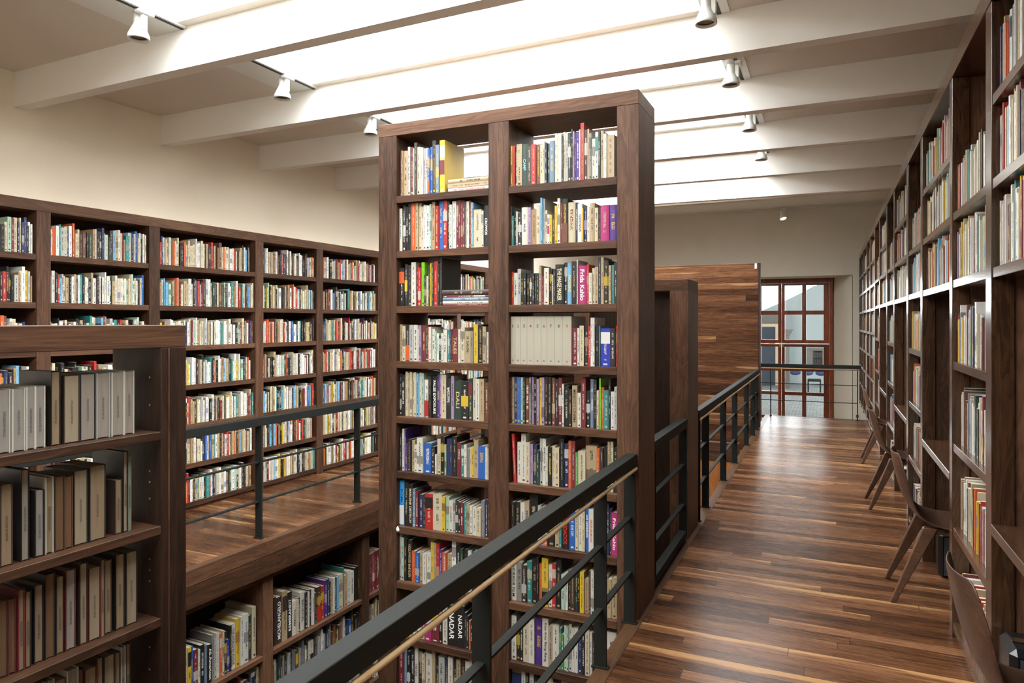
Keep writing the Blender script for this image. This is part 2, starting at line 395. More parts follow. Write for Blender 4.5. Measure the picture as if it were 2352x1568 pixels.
rows_t = [(zz(713.2), zz(655.0)), (zz(780.5), zz(722.5))]
rows_l = [(zz(843.8), zz(796.5)), (zz(900.5), zz(852.5)), (zz(956), zz(908))]
rows_l.append((rows_l[-1][0] - (rows_l[1][1] - rows_l[2][1]) * 1.0, rows_l[-1][0] - .07))
ZD0 = -.6
xl, xr = XL1[0] - .09, X[2][1] + .13
bm = bmesh.new(); fl, fr = xl - .04, xr + .05
box(bm, fl - .08, fl + .03, ys0 - .03, ys1, ZD0, zz(637), 0, .004); box(bm, fr - .07, fr, ys0 - .03, ys1, ZD0, zz(637), 0, .004)
box(bm, fl + .03, fr - .07, ys0 - .03, ys1, zz(650), zz(637), 0, .004)
obj('door_frame', bm, WDOOR, d)
def leafframe(bm, xa, xb, z0, z1, colz, rows):
    cs = sorted([c for c in colz]); ed = [xa] + [v for c in cs for v in c] + [xb]
    for i in range(0, len(ed), 2): box(bm, ed[i], ed[i + 1], ys0, ys1, z0, z1)
    rs = sorted(rows); rz = [z0] + [v for r in rs for v in r] + [z1]
    for c in cs:
        for i in range(0, len(rz), 2): box(bm, c[0], c[1], ys0, ys1, rz[i], rz[i + 1])
midx = (X[0][1] + X[1][0]) / 2
def sash(name, xa, xb, z0, z1, cz, rows):
    bm = bmesh.new(); leafframe(bm, xa, xb, z0, z1, cz, rows); o = obj(name, bm, WDOOR, d)
    for c in cz:
        for r in rows:
            b2 = bmesh.new(); box(b2, c[0] - .005, c[1] + .005, -.004, .004, r[0] - .005, r[1] + .005); obj('pane', b2, M_GLASS, o)
    return o
xi0, xi1 = fl + .032, fr - .072
sash('transom', xi0, midx - .002, zz(788), zz(650) - .002, cols3[:2], rows_t)
sash('transom', midx + .002, xi1, zz(788), zz(650) - .002, cols3[2:], rows_t)
lf = sash('door_leaf', xi0, midx - .006, ZD0 + .01, zz(790), cols3[:2], rows_l)
rf = sash('door_leaf', midx + .006, xi1, ZD0 + .01, zz(790), cols3[2:], rows_l)
M_BRASS = plain('aged_brass', '#8a6d3c', rough=.35, metal=.8)
for leaf, xx in ((lf, midx - .035), (rf, midx + .035)):
    bm = bmesh.new(); box(bm, xx - .02, xx + .02, ys0 - .012, ys0 - .001, zz(798), zz(790.5), 0, .002); obj('bolt_plate', bm, M_BRASS, leaf)
# ---------------------------------------------------------------- courtyard beyond the door
def P(x, y, Y):
    u = x - 1176; c, s = math.cos(YAW), math.sin(YAW); t = Y / (u * s + F * c); return ((u * c - F * s) * t, EYE + (740 - y) * t)
k = N('cobble_paving'); tc = k.new('ShaderNodeTexCoord').outputs['Object']
br = k.new('ShaderNodeTexBrick', ins={'Vector': tc, 'Color1': srgb('#7d807d'), 'Color2': srgb('#666a69'), 'Mortar': srgb('#444847'), 'Scale': 3.2, 'Mortar Size': .03, 'Brick Width': .5, 'Row Height': .5})
k.set('Base Color', br.outputs[0]); k.set('Roughness', .8); M_COB = k.m
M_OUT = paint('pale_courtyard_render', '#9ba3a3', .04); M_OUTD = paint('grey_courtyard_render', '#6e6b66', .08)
M_BLUE = plain('dark_blue_door_paint', '#39424e', rough=.6); M_TAN = plain('tan_stone', '#c9b49b', rough=.8, noise=.1)
sbox('courtyard_ground', M_COB, 'grey cobbled courtyard beyond the door', -16, 10, YF + .96, 40, -.75, -.62)
YO = 27.0
sbox('added_shade_roof', M_OUTD, 'unseen roof slab added to shade the courtyard', -9, 8, YF + .96, 26.9, 3.35, 3.55)  # out-of-view slab added to keep sky light off the courtyard
sbox('courtyard_wall', M_OUTD, 'unseen left side wall added to darken the courtyard', -9.3, -9, YF + .96, 27, -.62, 3.34)  # out-of-view wall, added to dim the courtyard from the left
sbox('courtyard_wall', M_OUTD, 'unseen right side wall added to darken the courtyard', 8, 8.3, YF + .96, 27, -.62, 3.34)  # same on the right: added only to cut the courtyard light
def ox(x, y): return P(x, y, YO)
prof = [ox(1560, 790), ox(1700, 735), ox(1752, 712), ox(1803, 690), ox(1842, 671), ox(1868, 657), ox(1925, 640), ox(1990, 625)]
bm = bmesh.new()
lo = [bm.verts.new((p[0], YO, -.62)) for p in prof]; hi = [bm.verts.new((p[0], YO, p[1])) for p in prof]
lo2 = [bm.verts.new((p[0], YO + .5, -.62)) for p in prof]; hi2 = [bm.verts.new((p[0], YO + .5, p[1])) for p in prof]
for i in range(len(prof) - 1):
    bm.faces.new((lo[i], lo[i + 1], hi[i + 1], hi[i])); bm.faces.new((hi[i], hi[i + 1], hi2[i + 1], hi2[i])); bm.faces.new((lo2[i + 1], lo2[i], hi2[i], hi2[i + 1]))
struct('courtyard_wall', bm, M_OUT, 'pale rendered courtyard wall with a sloping top')
bm = bmesh.new(); a = P(1700, 722, 26.4); b = P(1788, 870, 26.4)
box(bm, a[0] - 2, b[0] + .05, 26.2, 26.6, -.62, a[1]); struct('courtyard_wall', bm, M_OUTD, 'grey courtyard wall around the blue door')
a = P(1755, 797, 26.1); b = P(1781, 880, 26.1)
t = thing('courtyard_door', 'dark blue door in a tan stone frame across the courtyard', 'door', ((a[0] + b[0]) / 2, 26.12, -.62))
cx = (a[0] + b[0]) / 2
bm = bmesh.new(); box(bm, a[0] - cx - .6, b[0] - cx, -.02, .06, 0, P(1755, 752, 26.1)[1] + .62, 0); obj('panel', bm, M_BLUE, t)
bm = bmesh.new(); hh = P(1755, 750, 26.1)[1] + .62
box(bm, b[0] - cx, b[0] - cx + .12, -.06, .07, 0, hh + .1); box(bm, a[0] - cx - .7, b[0] - cx, -.06, .07, hh, hh + .1); obj('stone_frame', bm, M_TAN, t)
a = P(1806, 756, 25); b = P(1814, 840, 25)
t = thing('stone_pillar', 'grey stone pillar with a moulded capital in the courtyard', 'pillar', ((a[0] + b[0]) / 2, 25, -.62))
bm = bmesh.new(); box(bm, -.11, .06, -.1, .1, 0, a[1] + .42, 0, .01); obj('shaft', bm, M_OUTD, t)
bm = bmesh.new(); hz = a[1] + .42
for i, e in enumerate((.02, .05, .08, .11)): box(bm, -.11 - e, .06 + e, -.1 - e, .1 + e, hz + i * .05, hz + i * .05 + .05)
obj('capital', bm, M_OUTD, t)
a = P(1853, 798, 26.9); b = P(1891, 843, 26.9)
t = thing('courtyard_window', 'dark barred window in the pale courtyard wall', 'window', ((a[0] + b[0]) / 2, 26.9, b[1]))
W2 = (b[0] - a[0]) / 2; H2 = a[1] - b[1]
bm = bmesh.new(); box(bm, -W2, W2, 0, .05, 0, H2); obj('opening', bm, M_OUTD, t)
bm = bmesh.new()
for i in range(4): xx = -W2 * .1 + i * W2 * .3; box(bm, xx - .02, xx + .02, -.06, -.02, .05, H2 * .85)
for zc in (.1, .45, .8): box(bm, -W2 * .1, W2 * .85, -.06, -.02, H2 * zc - .02, H2 * zc + .02)
obj('grille', bm, M_BLACK, t)
a = P(1855, 858, 24); b = P(1886, 886, 24)
t = thing('courtyard_bench', 'dark bench with blue bundles across the courtyard', 'bench', ((a[0] + b[0]) / 2, 24, -.62)); W2 = (b[0] - a[0]) / 2
bm = bmesh.new(); box(bm, -W2, W2, -.2, .2, .35, .42, 0, .01)
obj('seat', bm, M_BLACK, t)
for sx in (-1, 1):
    bm = bmesh.new(); box(bm, sx * W2 * .9 - .02, sx * W2 * .9 + .02, -.18, .18, 0, .35); obj('leg', bm, M_BLACK, t)
M_BLU = plain('blue_bundle', '#24345e', rough=.7)
for i in range(4):
    bm = bmesh.new(); bmesh.ops.create_icosphere(bm, subdivisions=2, radius=.13, matrix=Matrix.Translation((0, 0, .1)) @ Matrix.Diagonal((1.3, .8, .75, 1)))
    o = obj('bundle', bm, M_BLU, None, True, loc=(t.location.x - .56 + i * .375, 24, -.10))
    tag(o, 'blue bundle on the courtyard bench, ' + ['leftmost', 'second from the left', 'third from the left', 'rightmost'][i], 'bundle', 'bundles on the courtyard bench')

# ---------------------------------------------------------------- railings
def bar(bm, a, b, w, h, up=Vector((0, 0, 1)), bev=0):
    a = Vector(a); b = Vector(b); d = (b - a).normalized(); s = d.cross(up).normalized() * w / 2; u = s.cross(d).normalized() * h / 2
    hexa(bm, [a - s - u, a + s - u, b + s - u, b - s - u, a - s + u, a + s + u, b + s + u, b - s + u])
def dowel(bm, a, b, r, n=14): a = Vector(a); b = Vector(b); lathe(bm, a, b - a, [(0, r), ((b - a).length, r)], n)
def railing(name, label, a, b, posts, side, zt=.895, rod=True, endpost=None, zl=(.565, .275), foot=True, pw=.05):
    """a, b: end points on the floor; posts: distances along; side: +1 if the dowel sits right of a->b"""
    a = Vector(a); b = Vector(b); L = (b - a).length; d = (b - a) / L; s = d.cross(Vector((0, 0, 1)))
    t = thing(name, label, 'railing', a)
    z = Vector((0, 0, 1)); o = Vector((0, 0, 0))
    bm = bmesh.new(); bar(bm, z * (zt - .03), d * L + z * (zt - .03), .06, .06); bmesh.ops.bevel(bm, geom=list(bm.edges), offset=.002, segments=1, affect='EDGES')
    obj('top_rail', bm, M_STEEL, t)
    if rod:
        bm = bmesh.new(); off = s * side * .030 + z * (zt - .075); dowel(bm, d * .02 + off, d * (L - .02) + off, .009)
        obj('dowel', bm, WDOWEL, t, True)
    ps = sorted(posts)
    for p in ps:
        bm = bmesh.new(); c = d * p
        bar(bm, c + z * .001, c + z * (zt - .061), .06, .014, up=d)
        q = obj('post', bm, M_STEEL, t)
        if foot:
            bm = bmesh.new(); bar(bm, c + z * .0005, c + z * .009, .08, .034, up=d); obj('foot_plate', bm, M_STEEL, q)
    for zz_ in zl:
        e = [0] + [v for p in ps for v in (p - .0075, p + .0075)] + [L]
        for i in range(0, len(e), 2):
            if e[i + 1] - e[i] > .05:
                bm = bmesh.new(); bar(bm, d * e[i] + z * zz_, d * e[i + 1] + z * zz_, .03, .010); obj('cross_bar', bm, M_STEEL, t)
    return t
RX = -.957
railing('steel_railing', 'dark steel railing nearest the camera with a pale wooden dowel under its rail', (RX, .2, 0), (RX, 3.655, 0), [.62, 1.68, 2.89, 3.41], 1)
railing('steel_railing', 'dark steel railing along the walkway before the board-clad partition', (RX, 5.655, 0), (RX, 11.1, 0), [.0285, .48, 1.60, 2.55, 3.80, 4.65, 5.2], 1)
railing('steel_railing', 'dark steel railing across the far end of the walkway', (-1.05, 12.62, 0), (.50, 12.62, 0), [.17, 1.5], 1)
gl = G(-.115, 2.0); gr = G(-.115, 12.0)
railing('steel_railing', 'dark steel railing on the edge of the left gallery', gl, gr, [.75, 1.89, 3.03, 4.2, 5.4, 6.6, 7.8, 9.0], 1, rod=False)
# gate between the two tall cases
t = thing('steel_gate', 'dark steel gate between the tall bookcase and the closed one', 'gate', (RX, 4.08, 0))
bm = bmesh.new(); bar(bm, (0, 0, .865), (0, 1.06, .865), .06, .06); obj('top_rail', bm, M_STEEL, t)
for y in (.03, 1.03):
    bm = bmesh.new(); box(bm, -.028, .028, y - .008, y + .008, .0855, .834); obj('stile', bm, M_STEEL, t)
for zc in (.565, .275):
    bm = bmesh.new(); bar(bm, (0, .0385, zc), (0, 1.0215, zc), .03, .010); obj('cross_bar', bm, M_STEEL, t)
bm = bmesh.new(); bar(bm, (0, .0, .06), (0, 1.06, .06), .05, .05); obj('bottom_rail', bm, M_STEEL, t)
for zc in (.70, .16):
    bm = bmesh.new(); dowel(bm, (.012, 1.07, zc - .035), (.012, 1.07, zc + .035), .009); obj('hinge', bm, M_STEEL, t)

# ---------------------------------------------------------------- board-clad partition and oak stair cladding
t = thing('board_partition', 'tall partition clad in horizontal walnut boards beside the far railing', 'partition', (-2.75, 11.2, 0))
bm = bmesh.new(); box(bm, 0, 1.79, 0, .10, ZL, 2.505, 0, .002); obj('board_cladding', bm, M_PANEL, t)
bm = bmesh.new(); box(bm, 1.791, 1.815, -.005, .105, ZL, 2.51); obj('edge_strip', bm, WD, t)
bm = bmesh.new(); box(bm, 1.74, 1.77, -.012, -.001, 2.42, 2.50, 0, .002); obj('latch', bm, M_WHITE, t)
t = thing('oak_cladding', 'warm oak stair cladding seen below the walkway behind the far railing', 'panelling', (-2.6, 9.0, ZL))
bm = bmesh.new(); box(bm, 0, 1.6, 0, .06, 0, -ZL - .14); obj('boards', bm, WOAK, t)
bm = bmesh.new(); box(bm, 0, 1.6, -.01, .08, -ZL - .135, -ZL + .09); obj('cap_board', bm, WX, t)
# the outlet on the far wall
t = thing('wall_outlet', 'small grey wall outlet beside the glazed door', 'outlet', (.545, YF, -.27))
bm = bmesh.new(); box(bm, -.05, .05, -.012, -.001, -.07, .07, 0, .002); obj('plate', bm, M_GREY, t)
bm = bmesh.new(); box(bm, -.025, .025, -.018, -.013, -.03, .03, 0, .002); obj('socket', bm, M_DGREY, t)
# ================================================================ bookcases
ZS = [2.392 - .3455 * i for i in range(14)]       # shelf tops of the tall case
def case_frame(t, w, posts, pw, dep, z0, ztop, rail, shelves, th, mats, back=None, panel=.022, inset=.0):
    """posts: centres of the uprights; shelves: per bay list of top heights (case space)"""
    mx, mz, mb = mats
    bx('top_rail', mx, t, 0, w, 0, dep, ztop - rail, ztop, .002)
    n = len(posts)
    for i, (a, b) in enumerate(posts):
        if dep > .34 and False: pass
        bx('upright', mz, t, a, b, 0, dep, z0, ztop - rail - .0008)
    for i in range(n - 1):
        for z in shelves[i]:
            th_ = th if not isinstance(z, tuple) else z[1]; zt = z if not isinstance(z, tuple) else z[0]
            bx('shelf', mx, t, posts[i][1] + .0005, posts[i + 1][0] - .0005, inset, dep - .004, zt - th_, zt)
    if back: 
        bm = bmesh.new(); box(bm, .01, w - .01, dep - .002, dep + .012, z0, ztop - .01); obj('back_panel', bm, mb, t)

# tall double-sided case in the middle
TC = thing('tall_bookcase', 'tall free-standing walnut bookcase with two bays in the centre', 'bookcase', (-2.60, 3.66, 0))
case_frame(TC, 1.68, [(0, .135), (.780, .912), (1.560, 1.68)], .13, .38, ZL, 2.852, .078, [ZS[:13], ZS[:13]], .043, (WX, WZ, WD))
bm = bmesh.new(); lathe(bm, (-2.60 + .148, 3.655, .285), (0, 0, 1), [(0, .004), (.012, .014), (.025, .010), (.036, .002)], 8); bmesh.ops.scale(bm, vec=(1, .2, 1), space=Matrix.Translation((0, -3.655, 0)), verts=bm.verts)
tag(obj("paper_tag", bm, M_WHITE, None), 'tiny white heart-shaped tag stuck on a shelf end of the tall bookcase', 'tag')
# closed-back case behind it
C2 = thing('dark_bookcase', 'lower walnut bookcase standing right behind the tall one, its back closed', 'bookcase', (-2.60, 5.17, 0))
case_frame(C2, 1.67, [(0, .13), (.78, .91), (1.535, 1.67)], .13, .425, ZL, 1.92, .085, [[], []], .04, (WX, WZ, WD))
bm = bmesh.new(); box(bm, .131, .779, .06, .08, ZL, 1.83); box(bm, .911, 1.534, .06, .08, ZL, 1.83); obj('closing_panel', bm, WD, C2)

# left gallery wall case: bays between q positions
LP = [(-1.55, -1.45), (-.55, -.45), (.45, .55), (1.25, 1.35), (1.98, 2.075), (2.95, 3.045), (3.804, 3.90), (4.906, 5.005), (5.74, 5.84), (6.80, 6.90), (7.65, 7.75), (8.65, 8.75), (9.5, 9.6), (10.5, 10.6), (11.4, 11.5)]
LZ = [2.072 - .3345 * i for i in range(6)] + [.07]
LP2 = LP[3:]
LC = thing('gallery_bookcase', 'long walnut wall bookcase behind the railing of the left gallery', 'bookcase', G(-1.21, 0), GROT)
LC.location = G(-1.21, 0)
def lc():
    t = LC; a0, a1 = LP2[0][0], LP2[-1][1]
    bx('top_rail', WX, t, a0, a1, 0, .275, 2.368, 2.445, .002)
    for a, b in LP2: bx('upright', WZ, t, a, b, 0, .275, .0, 2.3675)
    for (a, b), (c, d_) in zip(LP2, LP2[1:]):
        for z in LZ: bx('shelf', WX, t, b + .0005, c - .0005, .004, .27, z - .042, z)
        bx('plinth', WX, t, b + .0005, c - .0005, .02, .04, 0, .0275)
    bm = bmesh.new(); box(bm, a0, a1, .2755, .283, 0, 2.44); obj('back_panel', bm, WD, t)
lc()
bm = bmesh.new(); hexa(bm, [G(-1.498, 1.2, 2.446), G(-1.42, 1.2, 2.446), G(-1.42, 11.5, 2.446), G(-1.498, 11.5, 2.446), G(-1.498, 1.2, 2.475), G(-1.42, 1.2, 2.475), G(-1.42, 11.5, 2.475), G(-1.498, 11.5, 2.475)])
struct('trim_7', bm, M_GREY, 'grey plaster ledge on top of the gallery bookcase')
# lower case under the gallery
LQ = [(.65, .76), (1.75, 1.86), (2.75, 2.86), (3.868, 3.966), (5.020, 5.120), (6.12, 6.22), (7.3, 7.4)]
LO = thing('lower_bookcase', 'walnut bookcase below the left gallery holding big art books', 'bookcase', G(-.05, 0), GROT)
bx('top_rail', WX, LO, LQ[0][0], LQ[-1][1], 0, .40, -.30, -.246)
for a, b in LQ: bx('upright', WZ, LO, a, b, 0, .40, ZL, -.3005)
LOZ = [-.85, -1.25, -1.65, -2.05]
for (a, b), (c, d_) in zip(LQ, LQ[1:]):
    for z in LOZ: bx('shelf', WX, LO, b + .0005, c - .0005, 0, .396, z - .036, z)
bm = bmesh.new(); box(bm, LQ[0][0], LQ[-1][1], .401, .412, ZL, -.25); obj('back_panel', bm, WD, LO)
# low double-sided case at the front left; we see the fore-edges of its books
FC = thing('low_bookcase', 'low open walnut bookcase at the bottom left showing the fore-edges of its books', 'bookcase', G(1.59, 0), GROT)
FZ = [1.207, .868, .537, .20, -.14, -.48]
case_frame(FC, 1.888, [(-.06, .04), (1.783, 1.888)], .1, .27, ZL, 1.590, .081, [FZ], .030, (WX, WD, WD))
FC_post = bx('stile_strip', WZ, FC, 1.812, 1.816, -.0022, -.0002, ZL, 1.508, 0)
M_PIN = plain('shelf_pin_metal', '#a79c8c', rough=.3, metal=.8)
for z in (1.40, 1.30, 1.06, .96, .88 + .14, .74, .66, .60 + .1, .42, .34):
    bm = bmesh.new(); lathe(bm, (1.7825, .06, z), (-1, 0, 0), [(0, .004), (.0015, .004)], 8); obj('shelf_pin', bm, M_PIN, FC)
# the long right-hand case
RC = thing('long_bookcase', 'long glossy walnut bookcase with built-in desks along the right side of the walkway', 'bookcase', (.58, 0, 0), -math.pi / 2)
RY = [(1.95, .10), (3.27, .106), (4.186, .085), (5.414, .105), (6.32, .12), (7.54, .10), (8.42, .11), (9.55, .11), (10.46, .11), (11.60, .11), (12.5, .11), (13.75, .11), (14.65, .11), (15.33, .1)]
RB = [(-y - h / 2, -y + h / 2) for y, h in RY]          # local x of each upright (runs away from far to near)
RDESK = {0: 1, 2: 1, 4: 1, 6: 1}                        # bay index (from the camera) with a desk
DS = [2.48, 2.155, 1.812]; NS = [2.155, 1.815, 1.40, .985, .56, .075]
RDEP = .42
def rc():
    t = RC
    bx('top_rail', WS, t, RB[-1][0], RB[0][1], -.004, RDEP, 2.845, 2.935, .002)
    for a, b in RB:
        bx('upright', WSZ, t, a, b, 0, .075, 0, 2.8445)
        bx('side_panel', WZ, t, a + .012, b - .012, .0755, RDEP, 0, 2.8445)
    for i in range(len(RB) - 1):
        x0, x1 = RB[i + 1][1], RB[i][0]
        if i in RDESK:
            for z in DS: bx('shelf', WS, t, x0 + .0005, x1 - .0005, .003, RDEP - .01, z - .04, z)
            bx('desk_top', WS, t, x0 + .0005, x1 - .0005, -.002, RDEP - .01, .776, .818, .002)
        else:
            for z in (NS if i < 8 else [2.48, 2.14, 1.80, 1.46, 1.12, .78, .44, .075]): bx('shelf', WS, t, x0 + .0005, x1 - .0005, .003, RDEP - .01, z - .04, z)
            bx('plinth', WS, t, x0 + .0005, x1 - .0005, .02, .04, 0, .0345)
    bm = bmesh.new(); box(bm, RB[-1][0], RB[0][1], RDEP + .0005, RDEP + .012, 0, 2.93); obj('back_panel', bm, WD, t)
rc()
# ---------------------------------------------------------------- chairs
def chair_meshes():
    # local: +y towards the desk, x sideways; origin on the floor under the seat
    pts = [(-.262, .842), (-.255, .80), (-.235, .70), (-.212, .61), (-.180, .53), (-.130, .474), (-.06, .452), (.03, .446), (.12, .449), (.20, .452), (.245, .440)]
    wid = [.150, .185, .205, .195, .185, .200, .215, .225, .225, .215, .185]
    cur = [.030, .035, .040, .038, .030, .016, .010, .006, .004, .002, 0]
    n = 10; bm = bmesh.new(); T = .011
    rows = []
    for k, ((y, z), wd, cv) in enumerate(zip(pts, wid, cur)):
        a = pts[max(k - 1, 0)]; b = pts[min(k + 1, len(pts) - 1)]
        d = Vector((0, b[0] - a[0], b[1] - a[1])).normalized(); nrm = Vector((0, -d.z, d.y))  # towards the sitter
        if nrm.z < 0 and nrm.y < 0: nrm = -nrm
        nrm = Vector((0, abs(d.z), abs(d.y) if d.y > 0 else d.y)).normalized()
        r1, r2 = [], []
        for i in range(n + 1):
            s = -1 + 2 * i / n; off = cv * s * s
            c = Vector((wd * s, y, z)) + nrm * off
            r1.append(bm.verts.new(c)); r2.append(bm.verts.new(c - nrm * T))
        rows.append((r1, r2))
    for (a1, a2), (b1, b2) in zip(rows, rows[1:]):
        for i in range(n):
            bm.faces.new((a1[i], a1[i + 1], b1[i + 1], b1[i])); bm.faces.new((a2[i + 1], a2[i], b2[i], b2[i + 1]))
        bm.faces.new((a2[0], a1[0], b1[0], b2[0])); bm.faces.new((a1[n], a2[n], b2[n], b1[n]))
    for (r1, r2), fl in ((rows[0], 1), (rows[-1], 0)):
        for i in range(n): bm.faces.new((r1[i], r2[i], r2[i + 1], r1[i + 1]) if fl else (r1[i + 1], r2[i + 1], r2[i], r1[i]))
    bmesh.ops.recalc_face_normals(bm, faces=bm.faces)
    return bm
def leg(bm, top, foot, wt, wf):
    a = Vector(top); b = Vector(foot)
    def sq(c, wx, wy): return [(c.x - wx, c.y - wy, c.z), (c.x + wx, c.y - wy, c.z), (c.x + wx, c.y + wy, c.z), (c.x - wx, c.y + wy, c.z)]
    hexa(bm, sq(b, wf * .75, wf) + sq(a, wt * .6, wt)); bmesh.ops.bevel(bm, geom=list(bm.edges), offset=.004, segments=1, affect='EDGES')
def chair(label, loc, rz):
    t = thing('plywood_chair', label, 'chair', loc, rz, 'moulded plywood chairs along the desks')
    o = obj('seat_shell', chair_meshes(), WCH, t, True); m = o.modifiers.new('s', 'SUBSURF'); m.levels = 1; m.render_levels = 2
    for sx in (-1, 1):
        bm = bmesh.new(); leg(bm, (sx * .165, -.085, .438), (sx * .205, -.275, 0), .036, .014); obj('leg', bm, WCH, t)
        bm = bmesh.new(); leg(bm, (sx * .165, .10, .438), (sx * .20, .25, 0), .036, .014); obj('leg', bm, WCH, t)
        bm = bmesh.new(); bar(bm, (sx * .160, -.10, .42), (sx * .160, .12, .42), .026, .034); obj('side_rail', bm, WCH, t)
    bm = bmesh.new(); bar(bm, (-.146, -.03, .42), (.146, -.03, .42), .03, .028); obj('cross_rail', bm, WCH, t)
    return t
for y, lb, dx, r in ((2.56, 'moulded walnut chair cut off by the bottom right corner', .615, .05), (4.71, 'moulded walnut chair at the second desk, fully visible', .615, 0), (6.87, 'moulded walnut chair at the third desk, partly behind the nearer chair', .60, .03), (8.98, 'moulded walnut chair farthest along the walkway', .64, -.03)):
    chair(lb, (dx, y, .0005), -math.pi / 2 + r)
# computer towers under the desks
def tower(label, x, y, w_, dp, h):
    t = thing('computer_tower', label, 'computer', (x, y, .0005))
    bm = bmesh.new(); box(bm, 0, dp, -w_ / 2, w_ / 2, 0, h, 0, .022); obj('case', bm, M_BLACK, t, False)
    bm = bmesh.new(); box(bm, .03, dp - .03, -w_ / 2 - .004, -w_ / 2 - .0005, .02, h - .03, 0, .0); obj('front_panel', bm, M_DGREY, t)
    bm = bmesh.new(); box(bm, .02, .07, -.02, .02, h + .0005, h + .004, 0, .001); obj('control_strip', bm, M_LENS, t)
tower('black box with rounded corners under the second desk', .635, 5.13, .16, .34, .285)
tower('black box with rounded corners under the third desk', .63, 7.2, .16, .34, .30)
tower('black glossy box at the bottom right corner under the nearest desk', .595, 3.085, .20, .34, .43)
t = thing('desk_phone', 'small black device lying on the second desk', 'device', (.70, 4.33, .8185))
bm = bmesh.new(); box(bm, -.06, .08, -.05, .05, 0, .02, 0, .005); obj('body', bm, M_BLACK, t)
bm = bmesh.new(); box(bm, -.03, .06, -.02, .0, .0205, .032, 0, .003); obj('handset', bm, M_BLACK, t)
# ================================================================ books
PALH = dict(K='#121212', k='#1f2023', W='#e6e3da', w='#d8d2c2', C='#cdbf9f', T='#b39c78', t='#a3835a', R='#b3231d', r='#74202a', O='#cf5a24', Y='#d8b32c',
            G='#3f9a3c', g='#203d30', L='#86d31f', B='#1f5fae', b='#1c2c58', S='#72aed0', s='#6f8294', A='#2f8480', P='#4b2a80', p='#b3246f', V='#a48ba6',
            N='#6e3f2a', n='#3b2a22', E='#85837e', e='#b3b2ab', M='#a9c4ac', U='#1b2fae', H='#2b9be0', Z='#b8b09c')
NAMES = dict(K='black', k='charcoal', W='white', w='off-white', C='cream', T='tan', t='kraft-brown', R='red', r='dark red', O='orange', Y='yellow', G='green', g='dark green', L='lime green',
             B='blue', b='navy', S='light blue', s='steel blue', A='teal', P='purple', p='magenta', V='mauve', N='brown', n='dark brown', E='grey', e='light grey', M='mint green', U='royal blue', H='sky blue', Z='off-white')
PAL = {k_: tuple(c * .64 for c in srgb(v)[:3]) for k_, v in PALH.items()}
DARK = set('KkrgbPnNpUBRAGsO')
